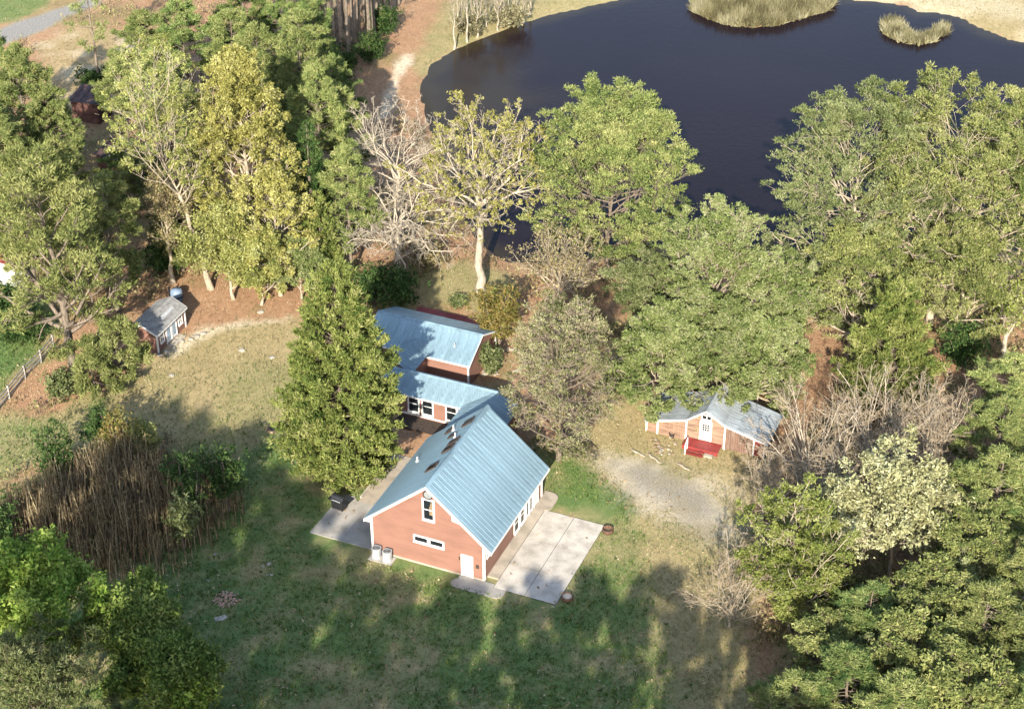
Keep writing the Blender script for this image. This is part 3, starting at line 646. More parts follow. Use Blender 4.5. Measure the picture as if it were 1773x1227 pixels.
# ------------------------------------------------------------------ the cottage shed on the right
def cottage():
    P = G(1118, 745.5); T = R(-23.0)
    t = empty('cottage_shed', (P[0], P[1], 0), T); tag(t, 'small faded red cottage with grey metal roof, white door and red steps', 'shed')
    D = 4.2
    prof = [(0, 1.25), (3.65, 2.30), (5.4, 3.66), (7.1, 2.66), (11.0, 1.72)]
    b = MB(); b.prism([(3.65, -.2), (7.1, -.2), (7.1, 2.66), (5.4, 3.66), (3.65, 2.30)], 0, D, 'y'); b.build('wall', M['redshed'], t, label='red clapboard wall of the gabled middle')
    b = MB(); b.prism([(0, -.2), (3.649, -.2), (3.649, 2.29), (0, 1.25)], .05, D, 'y'); b.build('wall', M['redshed'], t, label='red wall of the left lean-to')
    b = MB(); b.prism([(7.101, -.2), (10.7, -.2), (10.7, 1.78), (7.101, 2.65)], .12, D, 'y'); b.build('wall', M['redwood'], t, label='bare brown wall of the right lean-to')
    def roofz(x):
        for (a, c), (d, e) in zip(prof, prof[1:]):
            if a <= x <= d: return c+(e-c)*(x-a)/(d-a)
        return prof[-1][1]
    # clapboards in the gable, vertical boards on both lean-tos
    z = .06
    while z < 3.4:
        xs = [x for x in np.arange(3.72, 7.04, .02) if roofz(x) > z+.2]
        if xs:
            b = MB(); b.add([(xs[0], -.03, z), (xs[-1], -.03, z), (xs[-1], -.006, z+.185), (xs[0], -.006, z+.185), (xs[0], -.002, z), (xs[-1], -.002, z), (xs[-1], -.002, z+.185), (xs[0], -.002, z+.185)],
                            [(0, 1, 2, 3), (0, 4, 5, 1), (3, 2, 6, 7), (0, 3, 7, 4), (1, 5, 6, 2)]); b.build('clapboard', M['redshed'], t)
        z += .19
    rng = random.Random(3)
    x = 1.15
    while x < 3.5:
        b = MB(); b.box(x+.01, x+.2, .02-rng.uniform(0, .02), .048, -.1, roofz(x)-.08); b.build('board', M['redshed'], t); x += .215
    for k in range(5):
        z = .02+k*.22; b = MB(); b.box(.12, 1.0, .015, .048, z, z+.2); b.build('clapboard', M['redshed'], t)
    x = 7.22
    while x < 9.6:
        b = MB(); b.box(x+.01, x+.19, .07-rng.uniform(0, .03), .118, -.1, roofz(x)-.1); b.build('board', M['redwood'], t); x += .205
    x = 9.75
    while x < 10.5:
        b = MB(); b.box(x+.01, x+.19, .08, .118, -.1, roofz(x)-.1); b.build('board', M['deckred'], t, label='dark red board at the right end'); x += .205
    for x, y in ((.06, 0), (1.06, 0), (3.65, -.02), (7.1, -.02), (9.68, .06), (10.62, .06)):
        b = MB(); b.box(x-.07, x+.07, y-.03, y+.04, -.1, roofz(x)-.07); b.build('corner_trim', M['white'], t)
    for (a, c), (d, e) in zip(prof, prof[1:]):
        b = MB(); b.prism([(a, c-.10), (d, e-.10), (d, e+.05), (a, c+.05)], -.32, -.27, 'y'); b.build('rake_board', M['white'], t)
        s = 1 if e > c else -1; run = d-a; q = math.hypot(run, e-c)
        if s > 0: roof_panels(t, (a-(.15 if a == 0 else 0), -.26, c+.06-(.15*(e-c)/run if a == 0 else 0)), (0, 1, 0), (run/q, 0, (e-c)/q), D+.5, q+(.15 if a == 0 else 0), M['grey_metal'], .8, 2, .014)
        else: roof_panels(t, (d, -.26, e+.06), (0, 1, 0), (-run/q, 0, (c-e)/q), D+.5, q, M['grey_metal'], .8, 2, .014)
    b = MB(); b.add([(5.4, -.3, 3.78), (5.4, D+.3, 3.78), (5.62, D+.3, 3.65), (5.62, -.3, 3.65), (5.18, D+.3, 3.62), (5.18, -.3, 3.62)], [(0, 1, 2, 3), (1, 0, 5, 4)]); b.build('ridge_cap', M['grey_metal'], t)
    door(t, (4.86, -.031, .52), (1, 0, 0), (0, -1, 0), 1.1, 2.0, (3, 3))
    window(t, (4.98, -.02, 2.66), (1, 0, 0), (0, -1, 0), .9, .5, 2, 1, .07)
    # red deck and steps
    for k in range(7):
        b = MB(); b.box(3.75, 6.95, -.05-(k+1)*.19+.01, -.05-k*.19, .42, .47); b.build('deck_board', M['deckred'], t)
    b = MB(); b.box(3.76, 6.94, -1.36, -1.30, .1, .419); b.build('deck_skirt', M['deckred'], t)
    for x in (3.85, 6.85):
        b = MB(); b.box(x-.06, x+.06, -1.29, -1.17, -.2, .419); b.build('deck_post', M['deckred'], t)
    for k in range(2):
        b = MB(); b.box(4.3, 5.8, -1.42-(k+1)*.32, -1.42-k*.32+.03, .27-k*.15, .31-k*.15); b.build('step', M['deckred'], t)
        b = MB(); b.box(4.3, 5.8, -1.42-k*.32, -1.40-k*.32, .1-k*.1, .269-k*.15); b.build('riser', M['deckred'], t)
    for k in range(2):
        y = -1.35-k*.62; b = MB(); b.box(4.2, 4.28, y-.04, y+.04, -.1, 1.35-k*.4); b.build('rail_post', M['white'], t)
    b = MB(); b.beam((4.24, -1.3, 1.33), (4.24, -2.0, .95), .07, .05); b.build('handrail', M['white'], t)
    b = MB(); b.box(5.85, 6.6, -1.75, -1.42, -.1, .22); b.build('step', M['concwalk'], t, label='pale block beside the red steps')
cottage()

# ------------------------------------------------------------------ garden shed on the left
def garden_shed():
    P = G(275, 611); T = R(68.7)
    t = empty('garden_shed', (P[0], P[1], 0), T); tag(t, 'little red garden shed with grey shingle roof and blue double doors', 'shed')
    Wd, D = 5.0, 2.8
    b = MB(); b.prism([(0, -.1), (D, -.1), (D, 2.12), (1.4, 2.85), (0, 2.12)], 0, Wd, 'x'); b.build('wall', M['red'], t)
    k = (2.85-2.12)/1.4; q = math.hypot(1, k)
    for side in (1, -1):
        y0 = -.22 if side > 0 else D+.22; run = 1.62; rows = 9
        for r_ in range(rows):
            s0 = run*q*r_/rows; s1 = run*q*(r_+1)/rows+.04
            p0 = Vector((-.25, y0, 2.12-.22*k+.03)); up = Vector((0, side/q, k/q)); nz = Vector((0, -side*k/q, 1/q))
            b = MB(); v = []
            for xx in (0, Wd+.5):
                v += [p0+Vector((xx, 0, 0))+up*s0+nz*.035, p0+Vector((xx, 0, 0))+up*s1+nz*.012, p0+Vector((xx, 0, 0))+up*s1-nz*.01, p0+Vector((xx, 0, 0))+up*s0-nz*.0]
            b.add(v, [(0, 4, 5, 1), (3, 2, 6, 7), (0, 3, 7, 4), (1, 5, 6, 2), (0, 1, 2, 3), (4, 7, 6, 5)]); b.build('shingle_course', M['shingle'], t)
        for xx in (-.26, Wd+.26):
            b = MB(); b.prism([(y0, 2.12-.22*k-.14), (1.4, 2.85-.12), (1.4, 2.85+.05), (y0, 2.12-.22*k+.05)], xx-.025, xx+.025, 'x'); b.build('rake_board', M['white'], t)
        b = MB(); b.box(-.22, Wd+.22, y0-.02, y0+.02, 2.12-.22*k-.12, 2.12-.22*k+.02); b.build('fascia', M['white'], t)
    m4 = basis(Vector((1, 0, 0)), Vector((0, 1/q, k/q)), Vector((0, -k/q, 1/q)), Vector((2.0, .45, 2.12+.45*k+.06)))
    b = MB(); b.box(0, 2.1, 0, .32, 0, .08); b.build('roof_vent', M['steel'], t, M4=m4)
    for x in (0, Wd):
        b = MB(); b.box(x-.07, x+.07, -.07, .07, 0, 1.98); b.build('corner_trim', M['white'], t)
    F = (0, -1, 0)
    window(t, (.42, 0, .75), (1, 0, 0), F, .75, 1.15, 2, 2, .1); window(t, (3.75, 0, .75), (1, 0, 0), F, .75, 1.15, 2, 2, .1)
    door(t, (1.5, 0, .08), (1, 0, 0), F, .95, 1.95, (2, 5), glass=M['doorblue']); door(t, (2.46, 0, .08), (1, 0, 0), F, .95, 1.95, (2, 5), glass=M['doorblue'])
    b = MB(); b.box(1.4, 3.5, -.9, -.12, -.1, .07); b.build('step', M['stone'], t)
    b = G(307, 520); c = empty('storage_drum', (b[0], b[1], 0)); tag(c, 'blue-grey drum with dark strap standing behind the garden shed', 'drum')
    d = MB(); d.lathe([(0, 0), (.55, 0), (.6, .3), (.6, 1.0), (.5, 1.25), (0, 1.32)], 16); d.build('body', M['bluegrey'], c, True)
    d = MB(); d.lathe([(.605, .45), (.63, .47), (.63, .6), (.605, .62)], 16); d.build('strap', M['black'], c)
    d = MB(); d.box(-.75, -.62, -.2, .2, .2, 1.5); d.build('bracket', M['black'], c)
garden_shed()

# ------------------------------------------------------------------ outbuildings in the woods
def outhouse(px, py, rz, wd, dp, hf, hb, roofm, wallm, lab, cat='shed', name='wood_shed', boards=True):
    P = G(px, py); t = empty(name, (P[0], P[1], 0), rz); tag(t, lab, cat)
    b = MB(); b.prism([(0, -.2), (dp, -.2), (dp, hb), (0, hf)], -wd/2, wd/2, 'x'); b.build('wall', wallm, t)
    k = (hb-hf)/dp; q = math.hypot(1, k)
    if k >= 0: roof_panels(t, (-wd/2-.3, -.35, hf-.35*k+.05), (1, 0, 0), (0, 1/q, k/q), wd+.6, (dp+.7)*q, roofm, 1.0, 1, .05)
    else: roof_panels(t, (-wd/2-.3, dp+.35, hb+.35*k+.05), (1, 0, 0), (0, -1/q, -k/q), wd+.6, (dp+.7)*q, roofm, 1.0, 1, .05)
    if boards:
        x = -wd/2+.05
        while x < wd/2-.2:
            b = MB(); b.box(x, x+.24, -.03, -.002, -.1, hf-.05); b.build('board', wallm, t); x += .27
    return t
outhouse(150, 212, R(-18), 3.4, 3.0, 2.6, 3.0, M['rust'], M['darkwood'], 'dark wooden hut with rusty sheet roof among the pines')
outhouse(190, 300, R(-25), 3.0, 3.4, 2.0, 2.4, M['rust'], M['darkwood'], 'long low shed under rust brown roof, just below the dark hut')
outhouse(4, 492, R(-20), 3.4, 4.0, 2.7, 3.3, M['deckred'], M['white'], 'white-walled outbuilding with red roof at the edge of the pasture', boards=False)

# ------------------------------------------------------------------ fence
def fence():
    pts = [G(x, y) for x, y in ((-28, 742), (-6, 716), (16.6, 690), (44, 655), (72, 628), (93, 602))]
    t = empty('rail_fence', pts[0], 0); tag(t, 'grey weathered post and rail fence beside the green pasture', 'fence')
    o = Vector(pts[0])
    for p in pts:
        q = Vector(p)-o; b = MB(); b.box(q.x-.08, q.x+.08, q.y-.08, q.y+.08, -.3, 1.4); b.build('post', M['fence'], t)
    for a, c in zip(pts, pts[1:]):
        for z in (.4, .8, 1.2):
            b = MB(); b.beam(Vector(a)-o+Vector((0, 0, z)), Vector(c)-o+Vector((0, 0, z)), .05, .14); b.build('rail', M['fence'], t)
fence()

# ------------------------------------------------------------------ yard things
def yard():
    rng = random.Random(8)
    P = G(472, 743); t = empty('fire_ring', P); tag(t, 'round stone fire ring with dark ash at the edge of the tan lawn', 'fire pit')
    for k in range(12):
        a = k*math.pi/6; b = MB(); b.rock((.52*math.cos(a), .52*math.sin(a), .06), .17, rng); b.build('stone', M['soil'], t)
    b = MB(); b.lathe([(.42, .04), (0, .06)], 16); b.build('ash', M['black'], t)
    P = G(393, 1037); t = empty('brick_heap', P); tag(t, 'loose heap of broken salmon bricks on the shaded lawn', 'brick pile')
    for k in range(90):
        a, r_ = rng.uniform(0, 6.3), 1.05*rng.random()**.6; b = MB(); b.box(-.11, .11, -.055, .055, -.035, .035)
        o = b.build('brick', M['brick'], t); o.location = (r_*math.cos(a), r_*math.sin(a)*.9, .05+.22*max(0, 1-r_)*rng.random()); o.rotation_euler = (rng.uniform(-.5, .5), rng.uniform(-.5, .5), a*3)
    P = G(382, 1071); t = empty('stone_slab', P, .4); tag(t, 'flat pale stone slab lying below the brick heap', 'slab'); b = MB(); b.prism([(-.45, -.22), (.1, -.3), (.5, -.1), (.42, .25), (-.1, .2), (-.42, .28)], 0, .1); b.build('stone', M['stone'], t)
    # pale beams and rubble by the driveway
    for (x0, y0, x1, y1, lab) in ((1092, 778, 1120, 793, 'bleached timber lying at the near edge of the gravel driveway'), (1122, 787, 1146, 802, 'thick bleached log just left of the red steps'), (1172, 803, 1196, 816, 'short bleached log in front of the red steps')):
        a, c = Vector(G(x0, y0)), Vector(G(x1, y1)); t = empty('log', a); tag(t, lab, 'log'); 
        tt = np.linspace(0, 1, 7)[:, None]; pp = np.array([0, 0, .07])+tt*np.array(c-a)+np.random.default_rng(int(x0)).normal(0, .05, (7, 3))*np.array([1, 1, .3]); v_, f_ = tubes(pp[None], np.array([[.03, .10, .12, .09, .11, .08, .02]]), 6)
        link('timber', mesh_np('timber', v_, f_, M['timber']), t)
    t0 = G(1148, 772); t = empty('rubble_heap', t0); tag(t, 'heap of pale rubble before the left lean-to of the cottage', 'stone pile')
    for k in range(40):
        b = MB(); a, r_ = rng.uniform(0, 6.3), 1.5*rng.random()**.6; b.rock((r_*math.cos(a), r_*math.sin(a), .1), rng.uniform(.08, .2), rng); b.build('stone', M['soil'] if k % 3 else M['stone'], t)
    P = G(1163, 757); t = empty('bucket', P); tag(t, 'dark round bucket against the boards of the left lean-to', 'bucket'); b = MB(); b.lathe([(0, 0), (.2, 0), (.26, .45), (.22, .45), (.18, .1), (0, .1)], 14); b.build('body', M['iron'], t); b = MB(); b.lathe([(.265, .40), (.28, .43), (.265, .46)], 14); b.build('rim', M['iron'], t)
    # garden bed border behind the house
    t0 = G(884, 626); t = empty('stone_border', t0); tag(t, 'curved border of white stones round the red mulch bed', 'edging')
    for k in range(22):
        a = R(-75+k*8.5); b = MB(); b.rock((1.35*math.cos(a), 1.9*math.sin(a), .1), rng.uniform(.16, .3), rng); b.build('stone', M['stone'], t)
    t0 = G(842, 640); t = empty('rock_garden', t0); tag(t, 'scatter of pale garden rocks at the corner of the back wing', 'rockery')
    for k in range(30):
        b = MB(); b.rock((rng.uniform(-1.2, 1.2), rng.uniform(-1.4, 1.4), .1), rng.uniform(.12, .26), rng); b.build('stone', M['stone'], t)
    # pale stones by the garden shed and on the lawn
    spots = [(300, 603), (316, 592), (330, 588), (340, 583), (352, 578), (288, 610), (276, 616), (452, 541), (298, 651), (418, 607), (470, 620)]
    labs = ['pale flat stone at the shed doors, third from the corner post', 'pale flat stone midway along the shed doors', 'pale flat stone below the right shed window', 'pale flat stone off the far end of the shed', 'pale stone where the straw meets the lawn beyond the shed', 'pale stone beside the left shed window', 'pale stone at the foot of the white corner post', 'lone pale stone on the pine straw', 'lone white stone low on the tan lawn', 'lone white stone in the middle of the tan lawn', 'lone pale stone near the cedar on the tan lawn']
    for (x, y), lab in zip(spots, labs):
        P = G(x, y); t = empty('stone', P); tag(t, lab, 'stone', 'pale stones round the tan lawn'); b = MB(); b.rock((0, 0, .07), rng.uniform(.22, .4), rng, .35); b.build('rock', M['stone'], t)
    spots = [(463, 996, 'pale wood chip left of the brick heap on the shaded lawn'), (455, 980, 'pale scrap above the brick heap near the canes'), (466, 976, 'small pale scrap highest above the brick heap'), (360, 1005, 'pale scrap close to the cane thicket edge'), (372, 960, 'pale stone on the lawn beside the canes'), (470, 995, 'pale scrap right of the brick heap')]
    for (x, y, lab) in spots:
        P = G(x, y); t = empty('scrap', P); tag(t, lab, 'scrap', 'pale scraps on the shaded lawn'); b = MB(); b.rock((0, 0, .05), rng.uniform(.15, .26), rng, .3); b.build('chip', M['stone'], t)
yard()

# ------------------------------------------------------------------ trees: skeletons, leaves, needles
def join(parts):
    Vs, Fs, b = [], [], 0
    for v, f in parts: Vs.append(v); Fs.append(f+b); b += len(v)
    return np.concatenate(Vs), np.concatenate(Fs)
class Skel:
    """trunk and branches grown level by level inside an egg-shaped crown"""
    def __init__(s, rng, h, R_, z0, zt=None, lean=(0, 0), r0=None, limbs=8, ang=(35, 75), levels=((7, .55, 4), (6, .5, 3)), gnarl=.12, trop=.10, nseg1=6, cz=.42, rag=.15, top=.0, leader=False):
        s.rng = rng; s.h = h; s.R = R_; s.z0 = z0; zt = zt or (h*.8 if leader else h*.55); r0 = r0 or .011*h+.05
        s.c = np.array([lean[0], lean[1], z0+(h-z0)*cz]); s.up = h-s.c[2]; s.dn = s.c[2]-z0+.3
        k = 9; t = np.linspace(0, 1, k)
        P = np.stack([lean[0]*t**1.3, lean[1]*t**1.3, zt*t], -1); P[1:-1, :2] += rng.normal(0, .012*zt, (k-2, 2))
        P[0, 2] = -.3
        rt = r0*(1-.62*t) if not leader else r0*(1-.93*t); rt[0] *= 1.35
        s.levels = [(P[None], rt[None])]
        s.P0 = P
        # limbs
        f = np.sort(rng.uniform(0, 1, limbs)); zb = z0+(zt-z0)*(f**.8) if leader else np.maximum(z0, zt*(.62+.38*f))
        fi = np.clip((zb+.3)/(zt+.3), 0, 1)*(k-1); i0 = np.minimum(fi.astype(int), k-2); fr = (fi-i0)[:, None]
        S = P[i0]*(1-fr)+P[i0+1]*fr; rr_ = np.interp(fi, np.arange(k), rt)
        az = np.arange(limbs)*2.4+rng.normal(0, .4, limbs); an = np.radians(rng.uniform(ang[0], ang[1], limbs))*(1-.55*f if not leader else 1-.35*f)
        d = np.stack([np.sin(an)*np.cos(az), np.sin(an)*np.sin(az), np.cos(an)], -1)
        Ln = s.env(S, d)*rng.uniform(1-rag*1.6, 1+rag*.4, limbs)
        if not leader: S = np.vstack([S, P[-1:]]); d = np.vstack([d, [[.1, .05, 1]]]); Ln = np.append(Ln, s.env(P[-1:], np.array([[.1, .05, 1.]]))*.95); rr_ = np.append(rr_, rt[-1]*.9)
        s.grow(S, unit(d), Ln, rr_*.62, nseg1, gnarl, trop)
        for (nc, lf, ns) in levels: s.branch(nc, lf, ns, gnarl*1.25, trop*.8)
    def env(s, P, d):
        rz = np.where((P[:, 2]+d[:, 2]*s.R*.6) > s.c[2], s.up, s.dn)
        sc_ = np.stack([np.full(len(P), s.R), np.full(len(P), s.R), rz], -1)
        p = (P-s.c)/sc_; q = d/sc_; a = (q*q).sum(1); b = (p*q).sum(1); c = (p*p).sum(1)-1
        disc = np.maximum(b*b-a*c, 0); return np.clip((-b+np.sqrt(disc))/a, .10*s.R, 4*s.R)
    def grow(s, S, d, Ln, r, ns, gnarl, trop):
        n = len(S); P = np.empty((n, ns+1, 3)); P[:, 0] = S; D = d.copy()
        for k in range(ns):
            D = unit(D+s.rng.normal(0, gnarl, (n, 3))+np.array([0, 0, trop])); P[:, k+1] = P[:, k]+D*(Ln/ns)[:, None]
        t = np.linspace(0, 1, ns+1); Rr = r[:, None]*(1-.72*t)[None]
        s.levels.append((P, Rr)); s.len = Ln
    def branch(s, nc, lf, ns, gnarl, trop):
        P, Rr = s.levels[-1]; n, k, _ = P.shape; rng = s.rng
        f = (.22+.78*(np.arange(nc)+rng.uniform(.1, .9, (n, nc)))/nc)*(k-1); f = np.minimum(f, k-1.001)
        i0 = f.astype(int); fr = (f-i0)[..., None]; ix = np.arange(n)[:, None]
        S = P[ix, i0]*(1-fr)+P[ix, i0+1]*fr; T = unit(P[ix, i0+1]-P[ix, i0]); rr_ = Rr[ix, i0]*(1-fr[..., 0])+Rr[ix, i0+1]*fr[..., 0]
        rv = unit(rng.normal(0, 1, S.shape)); side = unit(rv-(rv*T).sum(-1, keepdims=True)*T)
        an = np.radians(rng.uniform(28, 62, f.shape))[..., None]; d = T*np.cos(an)+side*np.sin(an)
        Ln = (s.len[:, None]*lf*(1.12-.65*f/(k-1))*rng.uniform(.6, 1.15, f.shape)).ravel()
        S = S.reshape(-1, 3); d = unit(d.reshape(-1, 3)); e = s.env(S, d); Ln = np.minimum(Ln, e*rng.uniform(.85, 1.15, len(Ln))+.25)
        s.grow(S, d, np.maximum(Ln, .25), np.maximum(rr_.ravel()*.62, .012), ns, gnarl, trop)
    def trunk(s): return tubes(*s.levels[0], 9)
    def limbs(s, min_r=.0, upto=9, last=False, part=1.):
        sides = (5, 4, 3, 3, 3); out = []
        for k, (P, Rr) in enumerate(s.levels[1:upto]):
            if k >= 1 and P.shape[1] > 3: P, Rr = P[:, [0, P.shape[1]//2, -1]], Rr[:, [0, P.shape[1]//2, -1]]
            if k >= 2 or (last and k >= 1): P, Rr = P[:, [0, -1]], Rr[:, [0, -1]]
            if part < 1 and len(P) > 600: q = s.rng.random(len(P)) < part; P, Rr = P[q], Rr[q]
            out.append(tubes(P, np.maximum(Rr, max(.012, min_r*(1-.25*k))), sides[k]))
        return join(out)
    def tips(s, lv=-1, inner=True):
        P, Rr = s.levels[lv]; k = P.shape[1]; i0 = 1 if inner else k-1
        Q = P[:, i0:].reshape(-1, 3); D = unit(P[:, i0:]-P[:, i0-1:-1]).reshape(-1, 3); return Q, D
def leaves(rng, P, k, spread, size, flat=.35, elong=1.7, tn=.25, base=None):
    """small pointed leaves scattered round the points"""
    n = len(P)*k; base = rng.uniform(.2, .8, len(P)) if base is None else base
    C = np.repeat(P, k, 0)+rng.normal(0, spread, (n, 3)); nr = unit(rng.normal(0, 1, (n, 3))+np.array([0, 0, flat]))
    t = unit(np.cross(nr, rng.normal(0, 1, (n, 3)))); b = np.cross(nr, t); sz = (size*rng.uniform(.55, 1.35, n))[:, None]
    V = np.stack([C-t*sz*elong*.5-b*sz*.5, C-t*sz*elong*.5+b*sz*.5, C+t*sz*elong*.55], 1).reshape(-1, 3)
    return V, np.arange(n*3).reshape(-1, 3), np.clip(np.repeat(base, k)+rng.normal(0, tn, n), 0, 1)
def needles(rng, P, D, k, ln, wd, up=.35, wild=.75, tn=.15, base=None, off=.1):
    n = len(P)*k; base = rng.uniform(.25, .75, len(P)) if base is None else base
    d = unit(np.repeat(D, k, 0)*.7+rng.normal(0, wild, (n, 3))+np.array([0, 0, up])); L_ = (ln*rng.uniform(.6, 1.2, n))[:, None]
    C = np.repeat(P, k, 0)+rng.normal(0, off, (n, 3)); sd = unit(np.cross(d, rng.normal(0, 1, (n, 3))))*wd/2
    V = np.stack([C-sd, C+sd, C+d*L_], 1).reshape(-1, 3)
    return V, np.arange(n*3).reshape(-1, 3), np.clip(np.repeat(base, k)+rng.normal(0, tn, n), 0, 1)

def pine_geo(seed, h, R_, z0f=.3, per=50, pd=1.0, ln=.52, dens=1.0, dome=.5, bark='bark', leafm='pine', lean=(0, 0)):
    rng = np.random.default_rng(seed); z0 = h*z0f
    k = 10; t = np.linspace(0, 1, k); TP = np.stack([lean[0]*t+rng.normal(0, .06, k), lean[1]*t+rng.normal(0, .06, k), h*.97*t], -1); TP[0] = (0, 0, -.3)
    r0 = .010*h+.05; TR = r0*(1-.9*t)
    nb = int((h-z0)*4.6*dens); f = (np.arange(nb)+rng.uniform(0, 1, nb))/nb; f = f**.9
    prof = (1-f**(1.2+1.6*dome))**(.75)*(.62+.38*np.minimum(1, f/.22))
    az = np.arange(nb)*2.4+rng.normal(0, .5, nb); Ln = R_*prof*rng.uniform(.62, 1.12, nb)+.35
    el = np.radians(-10+40*f+rng.normal(0, 9, nb)); z = z0+(h*.95-z0)*f
    S = np.stack([np.interp(z, TP[:, 2], TP[:, 0]), np.interp(z, TP[:, 2], TP[:, 1]), z], -1)
    d = np.stack([np.cos(el)*np.cos(az), np.cos(el)*np.sin(az), np.sin(el)], -1)
    ns = 5; BP = np.empty((nb, ns+1, 3)); BP[:, 0] = S; D = d
    for i in range(ns):
        D = unit(D+rng.normal(0, .10, (nb, 3))+np.array([0, 0, .07])); BP[:, i+1] = BP[:, i]+D*(Ln/ns)[:, None]
    BR = np.clip(.018*Ln, .02, .09)[:, None]*(1-.75*np.linspace(0, 1, ns+1))
    # side twigs, each ending in a puff of needles
    m = np.maximum(3, (Ln*2.9*pd).astype(int)); idx = np.repeat(np.arange(nb), m); q = rng.uniform(.28, 1., len(idx))**.8*ns; q = np.minimum(q, ns-.001); i0 = q.astype(int); fr = (q-i0)[:, None]
    S2 = BP[idx, i0]*(1-fr)+BP[idx, i0+1]*fr; T = unit(BP[idx, i0+1]-BP[idx, i0]); rv = rng.normal(0, 1, T.shape)*np.array([1, 1, .55]); sd = unit(rv-(rv*T).sum(1, keepdims=True)*T)
    l2 = (Ln[idx]*.34*(1.15-q/ns)*rng.uniform(.5, 1.3, len(idx))+.15)[:, None]; d2 = unit(T*.7+sd*.75+np.array([0, 0, .22])); E = S2+d2*l2
    TW = np.stack([S2, S2+d2*l2*.5+np.array([0, 0, -.03]), E], 1); TWR = np.tile(np.array([.022, .016, .01]), (len(idx), 1))
    P = np.vstack([E, BP[:, -1], TP[-1:]]); DD = np.vstack([d2, D, [[0, 0, 1]]])
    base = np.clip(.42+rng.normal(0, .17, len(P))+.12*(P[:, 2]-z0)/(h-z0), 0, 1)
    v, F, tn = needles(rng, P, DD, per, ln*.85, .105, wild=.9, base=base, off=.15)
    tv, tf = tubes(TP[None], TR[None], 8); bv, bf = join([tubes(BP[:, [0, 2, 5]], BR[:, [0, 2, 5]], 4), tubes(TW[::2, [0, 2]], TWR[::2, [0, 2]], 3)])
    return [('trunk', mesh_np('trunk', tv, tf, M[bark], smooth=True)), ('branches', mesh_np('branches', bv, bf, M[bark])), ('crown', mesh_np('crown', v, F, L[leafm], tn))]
def cedar_geo(seed, h, R_, leafm='cedar', dens=1.0, ln=.42, egg=.5, bark='bark', twiggy=0., twigm='twig'):
    """dense cone of feathery, upswept sprays"""
    rng = np.random.default_rng(seed); nb = int(300*dens*(R_*h/50)**.6)
    f = (np.arange(nb)+rng.uniform(0, 1, nb))/nb; f = 1-(1-f)**.62   # more branches low down
    prof = ((1-f)**.85*(1-egg)+egg*np.sqrt(np.maximum(0, 1-f**1.7)))*(.55+.45*np.minimum(1, (f+.02)/.16))
    az = np.arange(nb)*2.39996+rng.normal(0, .3, nb)
    lump = 1+.12*np.sin(az*3+f*9+seed)+.08*np.sin(az*5-f*17)
    Ln = R_*prof*lump*rng.uniform(.74, 1.10, nb)+.25; z = h*.04+f*h*.92
    el = np.radians(8+38*f+rng.normal(0, 8, nb)); S = np.stack([0*z, 0*z, z-.10*Ln], -1); d = np.stack([np.cos(el)*np.cos(az), np.cos(el)*np.sin(az), np.sin(el)], -1)
    ns = 4; BP = np.empty((nb, ns+1, 3)); BP[:, 0] = S; D = d
    for i in range(ns):
        D = unit(D+rng.normal(0, .09, (nb, 3))+np.array([0, 0, .05])); BP[:, i+1] = BP[:, i]+D*(Ln/ns)[:, None]
    BR = np.clip(.014*Ln, .015, .07)[:, None]*(1-.75*np.linspace(0, 1, ns+1))
    m = np.maximum(5, (Ln*8.5*dens).astype(int)); idx = np.repeat(np.arange(nb), m); q = np.minimum(rng.uniform(.30, 1.0, len(idx))**.65*ns, ns-.001); i0 = q.astype(int); fr = (q-i0)[:, None]
    S2 = BP[idx, i0]*(1-fr)+BP[idx, i0+1]*fr+rng.normal(0, .05, (len(idx), 3)); T = unit(BP[idx, i0+1]-BP[idx, i0]); sd = unit(rng.normal(0, 1, T.shape)*np.array([1, 1, .7]))
    d2 = unit(T*.55+sd*.7+np.array([0, 0, .38])); E = S2+d2*(.35*rng.uniform(.3, 1.3, len(idx))*(1.2-.5*q/ns))[:, None]
    base = np.clip(np.repeat(rng.normal(.45, .17, nb), m)+rng.normal(0, .1, len(idx)), 0, 1)
    v, F, tn = needles(rng, E, d2, 5, ln, .12, up=.25, wild=.42, base=base, off=.06)
    tv, tf = tubes(np.array([[[0, 0, -.3], [0, 0, h*.5], [0, 0, h*.96]]]), np.array([[.018*h, .011*h, .01]]), 8)
    bp = [tubes(BP[:, [0, 2, 4]], BR[:, [0, 2, 4]], 3)]
    if twiggy:
        sel = rng.random(len(idx)) < twiggy; e2 = E[sel]+d2[sel]*.35; bp.append(tubes(np.stack([S2[sel], e2], 1), np.tile(np.array([.02, .012]), (sel.sum(), 1)), 3))
    bv, bf = join(bp)
    return [('trunk', mesh_np('trunk', tv, tf, M[bark], smooth=True)), ('branches', mesh_np('branches', bv, bf, M[bark] if not twiggy else M[twigm])), ('crown', mesh_np('crown', v, F, L[leafm], tn))]
